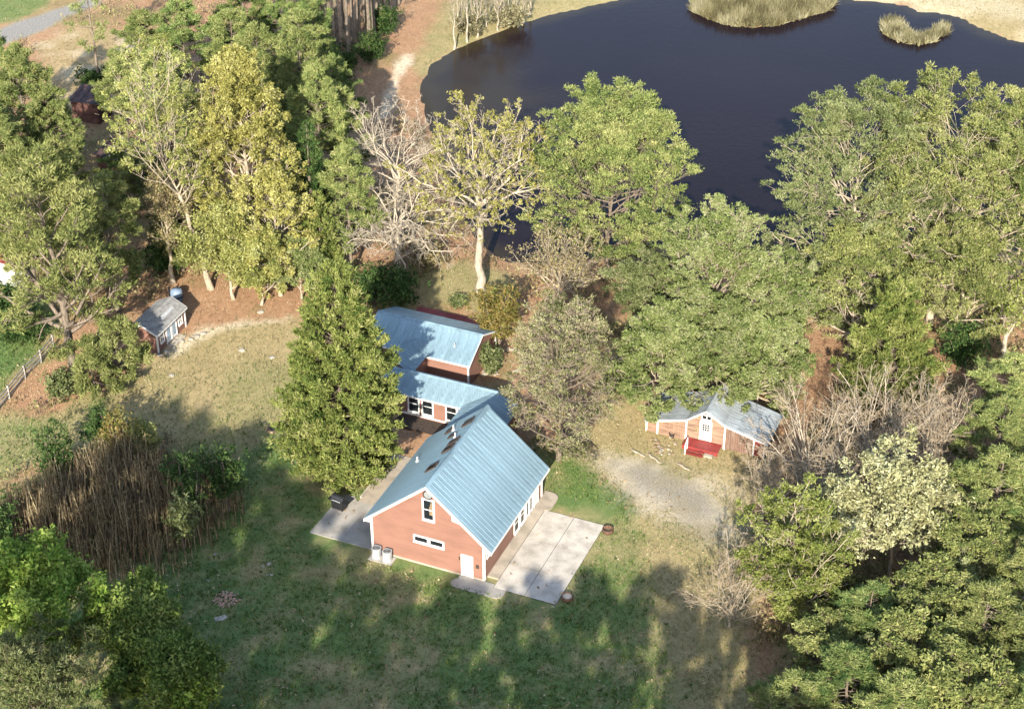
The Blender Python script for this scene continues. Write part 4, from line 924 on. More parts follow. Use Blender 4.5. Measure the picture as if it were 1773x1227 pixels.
def broad_geo(seed, h, R_, leafm=None, bark='palebark', twig=None, z0f=.3, k=6, spread=.22, size=.2, keep=1., needle=False, lv=None, clump=None, min_r=.014, twig_part=.2, **kw):
    rng = np.random.default_rng(seed); s = Skel(rng, h, R_, h*z0f, levels=lv or ((7, .55, 4), (6, .5, 3), (4, .55, 2)), **kw)
    tv, tf = s.trunk(); parts = [('trunk', mesh_np('trunk', tv, tf, M[bark], smooth=True))]; full = s.levels
    s.levels = full[:3]; bv, bf = s.limbs(min_r); parts.append(('limbs', mesh_np('limbs', bv, bf, M[bark])))
    if len(full) > 3: s.levels = [full[0]]+full[3:]; bv, bf = s.limbs(.012 if not leafm else min_r*.7, last=True, part=.8 if not leafm else twig_part); parts.append(('twigs', mesh_np('twigs', bv, bf, M[twig or bark])))
    s.levels = full
    if leafm:
        if clump:
            # tight pads of foliage at the branch ends, with gaps between them
            Q = np.vstack([s.tips(-1, False)[0], s.tips(-2, False)[0]]); Q = Q[rng.random(len(Q)) < clump[0]]; n = len(Q)
            base = np.clip(.12+.76*fbm(Q[:, 0]+seed*7, Q[:, 1]+Q[:, 2]*1.3, 2.2, seed % 50+5, 2)+rng.normal(0, .13, n), 0, 1)
            rad = clump[1]*rng.uniform(.6, 1.3, n); off = unit(rng.normal(0, 1, (n*k, 3)))*(rng.random((n*k, 1))**.5); off *= np.array([1, 1, clump[2]])
            C = np.repeat(Q, k, 0)+off*np.repeat(rad, k)[:, None]
            if needle: v, F, tn = needles(rng, C, unit(off+np.array([0, 0, .25])), 1, size, .11, up=.3, wild=.4, base=np.clip(np.repeat(base, k)+rng.normal(0, .1, n*k), 0, 1), off=.02)
            else: v, F, tn = leaves(rng, C, 1, .03, size, base=np.repeat(base, k), tn=.18)
            parts.append(('crown', mesh_np('crown', v, F, L[leafm], tn))); return parts
        Q, D = s.tips()
        if keep < 1: sel = rng.random(len(Q)) < keep; Q, D = Q[sel], D[sel]
        lump = fbm(Q[:, 0]+seed*7, Q[:, 1]+Q[:, 2]*1.3, 1.6, seed % 50+5, 2)
        base = np.clip(.1+.8*lump+rng.normal(0, .12, len(Q)), 0, 1)
        if needle: v, F, tn = needles(rng, Q, D, k, size, .11, wild=.85, base=base, off=spread)
        else: v, F, tn = leaves(rng, Q, k, spread, size, base=base)
        parts.append(('crown', mesh_np('crown', v, F, L[leafm], tn)))
    return parts
def bush_geo(seed, h, R_, leafm='dark', n=260, k=14, size=.16, bark='bark', stems=9):
    rng = np.random.default_rng(seed); az = rng.uniform(0, 6.283, stems); an = np.radians(rng.uniform(5, 50, stems))
    E = np.stack([np.sin(an)*np.cos(az)*R_*.9, np.sin(an)*np.sin(az)*R_*.9, h*(.55+.35*np.cos(an))], -1); S = E*np.array([.06, .06, 0])-np.array([0, 0, .2])
    tv, tf = tubes(np.stack([S, (S+E)/2+rng.normal(0, .1, S.shape), E], 1), np.tile(np.array([.05, .035, .015])*max(.6, h/3), (stems, 1)), 5)
    cc = E[rng.integers(0, stems, n)]*rng.uniform(.35, 1.05, (n, 1))+rng.normal(0, .28*R_, (n, 3))*np.array([1, 1, .6]); cc[:, 2] = np.clip(cc[:, 2], .12, h)
    v, F, tn = leaves(rng, cc, k, .17, size, base=np.clip(rng.normal(.45, .2, n), 0, 1))
    return [('stems', mesh_np('stems', tv, tf, M[bark])), ('crown', mesh_np('crown', v, F, L[leafm], tn))]
NTREE = [0]
def plant(name, label, cat, P, parts, rz=0., scale=(1, 1, 1), group=None):
    t = empty(name, (P[0], P[1], float(ground_z(np.array([P[0]]), np.array([P[1]]))[0])), rz); t.scale = scale; tag(t, label, cat, group)
    for n_, me in parts:
        o = link(n_, me, t)
        if n_ in ('twigs', 'branches'): o['kind'] = 'stuff'      # hundreds of slivers, too small to pick apart
    NTREE[0] += 1; return t
PV = {}
def proto(key, fn, *a, **k):
    if key not in PV: PV[key] = fn(*a, **k)
    return PV[key]
RN = random.Random(77)
def pine(label, bx, by, top, r, v=0, leafm='pine', z0f=None, name='pine_tree', **kw):
    """pines share a handful of grown shapes, each turned and stretched to its own size"""
    P = G(bx, by); h = height_for(P, top)
    nv = 5 if z0f else 3; q = v % nv; key = ('pine', q, z0f); parts = proto(key, pine_geo, 100+q*7+len(PV), 20., 4.2, z0f or (.28, .35, .22)[q], dome=(.5, .25, .8, .4, .65)[q], dens=(1, .8, 1, .7, .9)[q], lean=((0, 0), (.5, .3), (-.3, .4), (.7, -.4), (-.6, -.2))[q], **kw)
    t = plant(name, label, 'tree', P, parts, RN.uniform(0, 6.28), (r/4.2, r/4.2, h/20.))
    for c in t.children:
        if c.name.startswith('crown'): c.material_slots[0].link = 'OBJECT'; c.material_slots[0].material = L[leafm]
    return t
def tree(fn, name, label, bx, by, top, r, seed, cat='tree', off=(0, 0), **kw):
    P = G(bx, by); h = height_for(P, top); return plant(name, label, cat, P, fn(seed, h, r, **kw))

# ---- left side
pine('dark green pine at the far left edge under the road', 8, 290, 35, 3.6, 1, 'pine2')
pine('bushy pine left of the dark wooden hut, the taller of two', 62, 330, 75, 4.6, 0, 'pine')
pine('smaller bushy pine touching the left side of the dark hut', 108, 330, 140, 3.4, 2, 'pine')
pine('pine filling the left edge below the tall bushy pine', 15, 400, 180, 4.2, 2, 'pine')
tree(pine_geo, 'pine_tree', 'thin open pine beside the pale road, standing alone in the clearing', 172, 150, -55, 2.6, 12, dens=.55, pd=.6, per=16, z0f=.25)
pine('leftmost of three rounded pines above the yellow-green poplar', 262, 195, 15, 4.2, 0, 'pine')
pine('middle of three rounded pines above the yellow-green poplar', 335, 190, -8, 4.6, 1, 'pine2')
pine('rightmost of three rounded pines above the yellow-green poplar', 408, 200, 12, 4.2, 2, 'pine')
pine('low pine between the dark hut and the poplar', 225, 260, 95, 3.6, 1, 'pine')
pine('puffy pine over the tip of the yellow cone-shaped tree', 470, 300, 35, 3.8, 2, 'pine')
pine('tall puffy pine beside the dark bare trunks', 535, 330, 45, 4.2, 0, 'pine')
pine('puffy pine nearest the dirt track', 602, 370, 140, 3.6, 1, 'pine')
pine('puffy pine behind the tall slim dark pine', 560, 400, 110, 3.8, 2, 'pine')
pine('pine at the top edge left of the dark bare trunks', 500, 130, -40, 3.6, 1, 'pine2')
pine('pine crowding the left of the dark bare trunks', 520, 215, 15, 4.4, 1, 'pine')
pine('pine under the rounded trio, left of the yellow cone tip', 300, 270, 70, 4.0, 2, 'pine')
pine('green pine between the yellow cone and the bare oaks', 610, 480, 250, 3.6, 0, 'pine')
pine('pine behind the puffy pine nearest the dirt track', 590, 290, 90, 3.6, 1, 'pine2')
pine('low pine in the shade of the slim dark conifer', 520, 420, 240, 3.2, 2, 'pine2')
pine('pine at the top edge in front of the dark bare trunks', 545, 170, -10, 3.6, 0, 'pine2')
pine('pine at the top edge above the rounded trio', 430, 120, -60, 4., 0, 'pine2')
tree(cedar_geo, 'cedar_tree', 'slim dark green conifer between yellow tree and bare oak', 547, 470, 200, 2.4, 31, leafm='dark', dens=.9, egg=.4)
tree(cedar_geo, 'cedar_tree', 'small deep green conifer below the slim dark one', 560, 500, 330, 2.3, 32, leafm='cedar', dens=.9, egg=.5)
tall = [(565, 112), (585, 85), (604, 120), (622, 70), (640, 96), (655, 50), (676, 30), (572, 60), (612, 96), (632, 40), (596, 50), (556, 80), (648, 74), (662, 20), (690, 8)]
wh = ['standing lowest at the left of the dark stand', 'second row at the left of the dark stand', 'standing lowest of all in the dark stand', 'deep in the middle of the dark stand', 'lowest on the track side of the dark stand', 'upper row beside the track', 'high on the right of the dark stand', 'back row at the left of the dark stand', 'close behind the lowest of the stand', 'back row in the middle of the dark stand', 'back row, third from the left', 'leftmost of the dark stand', 'just above the track-side one', 'back row on the right of the dark stand', 'last on the right, at the very top edge']
for i, ((x, y), lab) in enumerate(zip(tall, wh)):
    P = G(x, y); plant('pine_tree', 'tall bare-stemmed pine '+lab, 'tree', P, proto(('tallpine', i % 2), pine_geo, 60+i % 2, 24., 3.0, .42, leafm='pine2', bark='bark', per=26), i*1.3, (1, 1, .9+.06*(i % 4)), 'tall pines of the dark stand')
for i, (x, y, tp, lab) in enumerate([(600, 145, 90, 'dark shrub at the near foot of the dark stand'), (570, 130, 70, 'dark shrub at the left foot of the dark stand'), (640, 112, 60, 'dark shrub by the track at the foot of the stand'), (668, 62, 15, 'dark shrub high beside the track')]):
    tree(bush_geo, 'shrub', lab, x, y, tp, 2.2, 140+i, cat='shrub', leafm='dark', n=260)
tree(broad_geo, 'poplar_tree', 'tall pale-trunked poplar with thin yellow-green leaves and fanned limbs', 366, 500, 82, 6.2, 5, leafm='poplar', bark='palebark', z0f=.26, k=22, size=.125, clump=(.19, .38, .7), min_r=.024, lean=(-3.4, .5), limbs=22, ang=(22, 62), trop=.13, r0=.30, cz=.5)
tree(broad_geo, 'yellow_tree', 'dense yellow-green cone-shaped tree right of the tall poplar', 440, 484, 92, 5.6, 6, leafm='yellow', z0f=.06, k=34, size=.15, clump=(.62, .46, .7), leader=True, zt=23.5, limbs=76, rag=.06, ang=(40, 80), cz=.3, lv=((8, .5, 3), (6, .5, 2)))
tree(broad_geo, 'yellow_tree', 'lower yellow-green tree at the foot of the yellow cone', 486, 512, 290, 5.0, 7, leafm='yellow', z0f=.02, k=26, size=.14, clump=(.5, .4, .7), limbs=30, leader=True, ang=(40, 85), cz=.4, lv=((7, .5, 3), (6, .5, 2)))
tree(broad_geo, 'young_tree', 'pale olive understory tree on the straw right of the garden shed', 405, 518, 350, 4.4, 8, leafm='poplar', z0f=.06, k=5, size=.14, spread=.3, limbs=16, leader=True, ang=(35, 85), cz=.42)
tree(broad_geo, 'young_tree', 'olive-yellow bushy tree low on the straw, between poplar trunk and large cedar', 452, 528, 400, 3.6, 108, leafm='poplar', z0f=.02, k=26, size=.135, clump=(.5, .36, .7), limbs=20, leader=True, ang=(40, 90), cz=.4)
tree(broad_geo, 'young_tree', 'small olive bushy tree beside the tip of the large cedar', 522, 520, 420, 3.0, 109, leafm='light', z0f=.02, k=24, size=.13, clump=(.5, .34, .7), limbs=18, leader=True, ang=(40, 90), cz=.4)
tree(broad_geo, 'twiggy_tree', 'grey twiggy leafless tree left of the poplar trunk', 300, 490, 300, 4.2, 9, leafm='brush', bark='palebark', twig='twig', z0f=.15, k=2, keep=.7, size=.13, limbs=14, gnarl=.16, r0=.26)
# the big gnarled pine by the pasture
tree(broad_geo, 'gnarled_pine', 'big gnarled pine with crooked grey trunk between pasture and garden shed', 136, 652, 245, 7.0, 10, leafm='pine3', bark='bark', twig='bark', z0f=.04, needle=True, k=46, size=.38, clump=(.45, .55, .55), limbs=40, leader=True, zt=20, ang=(50, 98), gnarl=.18, cz=.5, r0=.48, rag=.28, lv=((6, .5, 4), (6, .5, 2)), lean=(-1.2, 0))
pine('pine crowding the back of the garden shed', 205, 540, 300, 3.8, 0, 'pine3')
pine('pine above the white-walled outbuilding', 62, 500, 255, 4.0, 2, 'pine3')
pine('pine behind the big gnarled pine, over the low rusty shed', 140, 500, 230, 4.2, 1, 'pine3')
pine('pine filling the gap between gnarled pine and poplar trunk', 262, 430, 265, 3.8, 1, 'pine3')
pine('pine in front of the low rusty shed', 225, 372, 240, 3.2, 0, 'pine2')
pine('young pine at the left foot of the poplar', 318, 470, 350, 2.8, 2, 'pine3')
pine('pine behind the poplar crown, left side', 300, 350, 160, 3.6, 1, 'pine2')
pine('pine at the far left edge above the pasture', 25, 470, 290, 4.0, 1, 'pine3')
tree(pine_geo, 'pine_tree', 'low spreading young pine against the near end of the garden shed', 208, 665, 560, 2.8, 15, z0f=.08, leafm='pine3', dome=.8)
tree(pine_geo, 'pine_tree', 'young pine on the straw below the gnarled trunk', 165, 690, 600, 2.1, 16, z0f=.08, leafm='pine3', dome=.8)
tree(bush_geo, 'shrub', 'low green shrub on the straw by the fence end', 110, 690, 650, 1.9, 17, cat='shrub', leafm='greygreen', n=200)
tree(bush_geo, 'shrub', 'dark shrub behind the fence in the pasture', 45, 590, 545, 2.6, 18, cat='shrub', leafm='dark', n=300)
tree(bush_geo, 'shrub', 'green shrub at the left edge of the pasture', 8, 560, 500, 2.5, 19, cat='shrub', leafm='dark', n=300)
tree(bush_geo, 'shrub', 'dark undergrowth shrub under the poplar limbs', 290, 470, 425, 2.8, 20, cat='shrub', leafm='dark', n=300)
tree(bush_geo, 'shrub', 'dark shrub above the dark hut roof', 165, 150, 125, 2.6, 21, cat='shrub', leafm='dark', n=260)
# ---- centre
tree(broad_geo, 'bare_oak', 'leafless white-limbed oak left of the budding oak, the upper one', 692, 430, 160, 6.2, 22, bark='whitebark', twig='whitebark', z0f=.2, limbs=16, ang=(35, 85), gnarl=.26, trop=.05, r0=.36, min_r=.022, nseg1=8, lv=((7, .6, 5), (6, .5, 3), (3, .5, 2)))
tree(broad_geo, 'bare_oak', 'leafless spreading oak with drooping white limbs below the upper bare oak', 690, 488, 300, 8.2, 23, bark='whitebark', twig='whitebark', z0f=.12, limbs=20, ang=(50, 110), gnarl=.3, trop=-.03, r0=.42, rag=.2, min_r=.022, nseg1=9, lv=((7, .6, 6), (6, .5, 3), (3, .5, 2)))
tree(broad_geo, 'budding_oak', 'great oak with thick pale trunk and golden buds above the back wing', 831, 503, 158, 7.0, 24, leafm='bud', bark='whitebark', twig='palebark', z0f=.22, k=15, size=.13, clump=(.21, .28, .8), min_r=.022, twig_part=.7, limbs=24, ang=(35, 88), gnarl=.2, r0=.46, cz=.5)
tree(broad_geo, 'round_pine', 'broad dome-shaped green pine standing at the water edge', 1050, 485, 160, 8.6, 25, leafm='pine', bark='bark', z0f=.06, needle=True, k=52, size=.27, clump=(.54, .52, .42), limbs=72, leader=True, zt=17, ang=(50, 95), gnarl=.10, cz=.40, rag=.04, lv=((7, .5, 4), (6, .45, 2)))
tree(broad_geo, 'twiggy_tree', 'leafless pinkish-grey tree between budding oak and the rounded grey-brown tree', 965, 575, 400, 5.6, 26, leafm='brush', bark='palebark', twig='pinkbark', z0f=.12, k=1, keep=.4, size=.13, limbs=22, ang=(30, 85), gnarl=.18, r0=.26)
tree(broad_geo, 'twiggy_tree', 'rounded grey-brown twiggy tree at the back right of the tall blue roof', 966, 796, 515, 5.0, 27, leafm='greycedar', bark='bark', twig='pinkbark', z0f=.03, needle=True, k=11, size=.2, clump=(.24, .32, .7), limbs=72, leader=True, ang=(55, 102), cz=.36, rag=.04, min_r=.02, trop=.05, twig_part=1., lv=((7, .5, 4), (6, .5, 2), (2, .5, 2)))
tree(cedar_geo, 'cedar_tree', 'large feathery green cedar hiding the left ends of the low wings', 598, 826, 450, 5.5, 28, leafm='cedar', egg=.8, dens=1.28, ln=.36)
tree(bush_geo, 'shrub', 'orange and yellow shrub at the far corner of the back wing', 862, 612, 497, 2.3, 29, cat='shrub', leafm='orange', n=330, size=.17)
tree(bush_geo, 'shrub', 'dark evergreen shrub behind the back wing, left of the sunny grass', 690, 540, 470, 2.6, 30, cat='shrub', leafm='dark', n=330)
tree(bush_geo, 'shrub', 'dark evergreen shrub tucked beside the large cedar tip', 648, 530, 465, 2.2, 33, cat='shrub', leafm='dark', n=260)
tree(bush_geo, 'shrub', 'small round green shrub on the sunny grass behind the deck', 792, 530, 513, .8, 34, cat='shrub', leafm='greygreen', n=70)
tree(bush_geo, 'shrub', 'green shrub in the rock garden against the wing gable', 848, 650, 600, 1.3, 35, cat='shrub', leafm='greygreen', n=160)
tree(bush_geo, 'shrub', 'dark shrub under the bare oaks', 740, 470, 425, 2.2, 36, cat='shrub', leafm='brush', n=200)
# ---- light green group behind the cottage
kwl = dict(bark='palebark', twig='whitebark', z0f=.08, k=26, size=.125, clump=(.30, .38, .6), gnarl=.16, min_r=.022)
tree(broad_geo, 'light_green_tree', 'tallest pale green tree behind the cottage, limbs fanned over the pond', 1225, 640, 362, 6.6, 41, leafm='light', limbs=24, ang=(30, 92), **kwl)
tree(broad_geo, 'light_green_tree', 'pale green tree with white forks left of the tallest one', 1115, 620, 445, 4.6, 42, leafm='greygreen', limbs=18, ang=(30, 90), **kwl)
tree(broad_geo, 'light_green_tree', 'pale green tree beside the red straw path', 1325, 660, 440, 4.6, 43, leafm='light', limbs=18, ang=(30, 90), **kwl)
kwl2 = dict(kwl, leader=True, trop=.02, rag=.1)
tree(broad_geo, 'light_green_tree', 'low pale green tree leaning over the left of the cottage roof', 1140, 722, 545, 5.0, 44, leafm='light', limbs=34, ang=(50, 98), **kwl2)
tree(broad_geo, 'light_green_tree', 'bright green low tree over the right of the cottage roof', 1310, 706, 550, 4.8, 45, leafm='light', limbs=34, ang=(50, 98), **kwl2)
tree(broad_geo, 'light_green_tree', 'pale green tree directly behind the cottage ridge', 1215, 706, 505, 5.2, 46, leafm='light', limbs=34, ang=(50, 98), **kwl2)
# ---- the big crowns on the right
kwb = dict(bark='palebark', twig='palebark', z0f=.05, needle=True, k=34, size=.25, clump=(.68, .42, .45), gnarl=.10, limbs=70, leader=True, rag=.04, trop=.04, lv=((7, .5, 4), (6, .45, 2)))
tree(broad_geo, 'broad_tree', 'grey-green broad crown nearest the open water on the right', 1458, 560, 150, 8.4, 51, leafm='greygreen', ang=(55, 95), cz=.5, **kwb)
tree(broad_geo, 'broad_tree', 'highest of the broad green crowns at the right shore', 1610, 560, 135, 9.2, 52, leafm='pine3', ang=(55, 95), cz=.5, **kwb)
tree(broad_geo, 'broad_tree', 'broad green crown cut by the right edge below the water', 1745, 560, 180, 8.2, 53, leafm='pine', ang=(55, 95), cz=.5, **kwb)
tree(broad_geo, 'broad_tree', 'olive crown under the grey-green one, beside the red straw path', 1470, 620, 400, 5.8, 54, leafm='pine3', ang=(30, 95), **dict(kwb, limbs=34))
tree(broad_geo, 'broad_tree', 'olive crown between the right cedar and the pale forked tree', 1650, 610, 390, 5.8, 55, leafm='pine3', ang=(30, 95), **dict(kwb, limbs=34))
tree(cedar_geo, 'cedar_tree', 'green pointed cedar in front of the broad right-hand crowns', 1530, 715, 487, 4.6, 56, leafm='cedar', egg=.6, dens=1.0)
tree(broad_geo, 'forked_tree', 'pale forked tree with sparse yellow leaves near the right edge', 1735, 620, 430, 3.6, 57, leafm='lime', bark='whitebark', twig='whitebark', z0f=.12, zt=3.2, k=2, keep=.5, size=.2, limbs=6, ang=(20, 45), r0=.34, gnarl=.15)
tree(bush_geo, 'shrub', 'dark shrub in the shade left of the pale forked tree', 1665, 640, 570, 2.5, 58, cat='shrub', leafm='dark', n=300)
pine('pine on the right edge below the pale forked tree', 1738, 800, 610, 4.6, 1, 'pine')
pine('pine beside the bare trees at the right', 1705, 870, 690, 3.6, 2, 'pine')
# bare trees right of the cottage
kwn = dict(bark='whitebark', twig='twig', z0f=.06, gnarl=.16, zt=2.6, r0=.34, min_r=.02, lv=((7, .6, 4), (6, .5, 3), (3, .5, 2)))
tree(broad_geo, 'bare_tree', 'leafless arching tree reaching over the right end of the cottage', 1405, 880, 685, 7.4, 61, limbs=18, ang=(30, 85), **kwn)
tree(broad_geo, 'bare_tree', 'tallest leafless tree right of the cottage, pale upswept limbs', 1505, 850, 645, 6.2, 62, limbs=16, ang=(18, 65), **kwn)
tree(broad_geo, 'bare_tree', 'leafless tree nearest the right edge pines', 1600, 850, 655, 5.8, 63, limbs=16, ang=(20, 70), **kwn)
tree(broad_geo, 'bare_tree', 'low leafless tree at the end of the gravel driveway', 1320, 900, 790, 4.2, 64, limbs=10, ang=(30, 85), **dict(kwn, r0=.16, zt=1.6))
tree(broad_geo, 'blossom_tree', 'cream-coloured blossoming tree below the bare trees', 1535, 1030, 795, 6.6, 65, leafm='cream', bark='palebark', z0f=.15, k=4, size=.17, spread=.2, limbs=22, ang=(30, 90), gnarl=.2, keep=.55, rag=.3)
tree(broad_geo, 'blossom_tree', 'smaller cream blossoming tree left of the bigger one', 1440, 1000, 850, 4.0, 66, leafm='cream', bark='palebark', z0f=.12, k=4, size=.16, spread=.2, limbs=14, ang=(30, 80), gnarl=.18)
tree(broad_geo, 'lime_tree', 'lime green tree with slanting pale stems on the lawn edge', 1368, 1092, 868, 4.9, 67, leafm='lime', bark='palebark', z0f=.08, k=26, size=.13, clump=(.28, .40, .7), min_r=.026, limbs=18, ang=(12, 75), zt=2.4, rag=.35, lean=(-.9, 0), gnarl=.12, cz=.5)
tree(broad_geo, 'bare_tree', 'tangled leafless brush at the left foot of the lime tree', 1262, 1085, 930, 4.6, 68, limbs=12, ang=(30, 85), **dict(kwn, r0=.12, zt=1.2))
tree(bush_geo, 'shrub', 'grey-leaved shrub right of the lime tree stem', 1440, 1060, 985, 2.6, 69, cat='shrub', leafm='greygreen', n=330)
tree(broad_geo, 'blossom_tree', 'small cream bush at the right edge among the pines', 1752, 1010, 935, 2.2, 70, leafm='cream', z0f=.1, k=4, size=.2, spread=.15, limbs=8)
low = [(1700, 990, 775, 4.4), (1768, 990, 790, 4.4), (1650, 1080, 900, 4.0), (1745, 1130, 935, 4.6), (1585, 1180, 985, 4.2), (1490, 1190, 1010, 3.8), (1420, 1230, 1075, 3.4), (1670, 1230, 1020, 4.4), (1560, 1290, 1080, 4.2), (1460, 1320, 1130, 4.0), (1360, 1330, 1165, 3.4), (1765, 1270, 1060, 4.4), (1640, 1370, 1140, 4.4), (1740, 1390, 1160, 4.4), (1545, 1400, 1180, 4.0)]
labs = ['pine right of the cream blossoming tree', 'pine at the right edge just above the small cream bush', 'pine right below the cream blossoming tree', 'pine at the right edge just below the small cream bush', 'pine under the larger blossoming tree, second row', 'pine below the grey-leaved shrub', 'pine nearest the lawn below the lime tree', 'pine in the middle of the lower right wood', 'pine over the bottom edge between lawn and lower right wood', 'pine on the bottom edge, left of the middle pines', 'pine on the bottom edge nearest the lawn', 'pine at the right edge, second from the bottom corner', 'pine on the bottom edge in the middle of the wood', 'pine in the bottom right corner', 'pine on the bottom edge behind the lawn-side pines']
for i, ((x, y, tp, r), lab) in enumerate(zip(low, labs)):
    if i in (2, 4, 8, 12, 6):
        P = G(x, y); h = height_for(P, tp); plant('broad_tree', lab.replace('pine ', 'olive green leafy tree ', 1), 'tree', P, proto('mixed', broad_geo, 160, 12., 4., leafm='pine3', bark='bark', twig='bark', z0f=.08, k=26, size=.14, clump=(.42, .42, .6), limbs=40, leader=True, ang=(45, 92), min_r=.02, lv=((7, .5, 4), (6, .45, 2))), i*1.9, (r/3.7, r/3.7, h/12.))
    else: pine(lab, x, y, tp, r, i, ('pine', 'pine2', 'pine', 'pine3')[i % 4], z0f=.2)
for i, (x, y, tp, r, lf, lab) in enumerate([(1645, 1110, 965, 3.4, 'light', 'pale branching tree wedged among the lower right pines'), (1500, 1260, 1105, 3.2, 'greygreen', 'grey-green branching tree between the bottom edge pines'), (1700, 1210, 1085, 3.0, 'cream', 'cream-leaved tree deep among the lower right pines'), (1590, 1130, 1010, 2.8, 'cream', 'small cream tree under the big blossoming one')]):
    tree(broad_geo, 'broad_tree', lab, x, y, tp, r, 150+i, leafm=lf, bark='palebark', twig='palebark', z0f=.15, k=16, size=.13, clump=(.22, .3, .7), limbs=16, ang=(25, 85), min_r=.024, gnarl=.16)
# ---- bottom left
kwv = dict(bark='palebark', z0f=.10, k=5, size=.18, spread=.26, limbs=18, ang=(25, 85))
tree(broad_geo, 'bright_green_tree', 'bright green round tree below the cane thicket at the left edge', 85, 1190, 962, 6.0, 71, leafm='vivid', **kwv)
tree(broad_geo, 'bright_green_tree', 'bright green tree cut by the left edge', -30, 1180, 985, 4.0, 72, leafm='vivid', **kwv)
tree(broad_geo, 'bright_green_tree', 'darker green tree right of the bright round tree', 235, 1195, 1035, 4.4, 73, leafm='mid', **kwv)
tree(broad_geo, 'bright_green_tree', 'low green tree on the shaded lawn edge in the lower left', 290, 1270, 1125, 4.2, 74, leafm='mid', **kwv)
tree(broad_geo, 'rosette_tree', 'olive tree with pale leaf rosettes in the bottom left corner', 85, 1340, 1118, 6.5, 75, leafm='greygreen', bark='bark', z0f=.15, needle=True, k=50, size=.30, clump=(.5, .36, .5), limbs=26, ang=(25, 88), lv=((6, .5, 4), (5, .45, 2)))
tree(bush_geo, 'shrub', 'vivid green bush at the bottom edge beside the rosette tree', 320, 1285, 1168, 3.0, 76, cat='shrub', leafm='vivid', n=420)
# ---- shrubs and saplings among the canes
for i, (x, y, tp, r, lf, lab) in enumerate([(395, 885, 770, 2.2, 'dark', 'dark brushy shrub at the right tip of the cane thicket'), (335, 905, 785, 2.0, 'dark', 'dark green shrub inside the right half of the canes'), (318, 950, 865, 1.5, 'greygreen', 'green shrub at the lower right border of the canes'), (215, 815, 718, 1.9, 'orange', 'yellow-leaved shrub at the top of the cane thicket'), (180, 790, 705, 1.8, 'dark', 'dark green shrub at the upper tip of the canes'), (255, 815, 735, 1.6, 'lime', 'yellow-green shrub right of the thicket tip'), (105, 850, 745, 2.2, 'dark', 'dark shrub on the upper left border of the canes'), (12, 975, 865, 2.6, 'dark', 'dark shrub at the left edge beside the canes')]):
    tree(bush_geo, 'shrub', lab, x, y, tp, r, 80+i, cat='shrub', leafm=lf, n=190, size=.15)
# pond-side saplings
for i, (x, y, tp) in enumerate([(786, 82, -30), (809, 70, -85), (799, 48, -75), (826, 62, -35), (862, 50, -30), (871, 34, -60), (905, 37, -25), (918, 24, -50)]):
    P = G(x, y); h = height_for(P, tp)
    plant('bare_sapling', ['tall pale sapling standing right at the pond corner', 'second pale sapling from the pond corner', 'pale sapling behind the pond corner', 'fourth pale bare sapling along the bank', 'middle pale bare sapling along the bank', 'pale bare sapling halfway to the end of the row', 'next to last pale bare sapling along the bank', 'last pale bare sapling at the right of the row'][i], 'tree', P,
          proto(('sap', i % 3), broad_geo, 90+i % 3, 9., 1.6, bark='whitebark', twig='twig', z0f=.25, zt=7.5, limbs=12, leader=True, ang=(25, 55), r0=.13, lv=((5, .5, 2), (4, .5, 2))), i*2.1, (1, 1, h/9.), 'pale saplings along the pond bank')
for i, (x, y, tp) in enumerate([(792, 30, -70), (804, 20, -80), (816, 40, -60), (833, 30, -70), (842, 46, -45), (850, 25, -70), (866, 44, -40), (880, 22, -65), (890, 32, -50), (822, 12, -85), (860, 8, -80), (897, 14, -70)]):
    P = G(x, y); h = height_for(P, tp)
    plant('bare_sapling', 'thin bare sapling in the thicket behind the bank row', 'tree', P, proto(('sap', i % 3), broad_geo, 90+i % 3, 9., 1.6), i*1.1, (.7, .7, h/9.), 'bare saplings in the thicket above the pond bank')
tree(bush_geo, 'shrub', 'tan brushy shrub at the foot of the saplings on the bank', 880, 40, 12, 2.4, 190, cat='shrub', leafm='reed', n=260)
tree(bush_geo, 'shrub', 'tan brushy shrub behind the first saplings on the bank', 815, 58, 28, 2.2, 191, cat='shrub', leafm='reed', n=220)
# ---- tall trees behind the viewer that shade the near lawn
for i, (x, y, h, r) in enumerate([(-40, -90, 41, 6.2), (-34, -89, 39, 6.4), (-29, -87, 36.5, 6.4), (-24.5, -86, 35, 6.2), (-19.5, -84, 30.5, 6), (-15, -83, 27, 6.2), (-10, -83, 26.5, 6.2), (-5, -83, 26.8, 6), (.5, -83, 27, 6), (6, -82, 26.5, 6), (11, -81, 25, 5.8), (16, -80, 21.5, 5.4), (22, -78, 17, 5)]):
    hi = -50 < x < -33; plant('pine_tree', 'tall pine beyond the near edge of the lawn', 'tree', (x, y), proto(('pine', i % 3, 'hi' if hi else None), pine_geo, 100+i, 20., 4.2, .80 if hi else .28, leafm='pine'), i*1.7, (r/4.2, r/4.2, h/20.), 'tall pines beyond the near edge of the lawn')

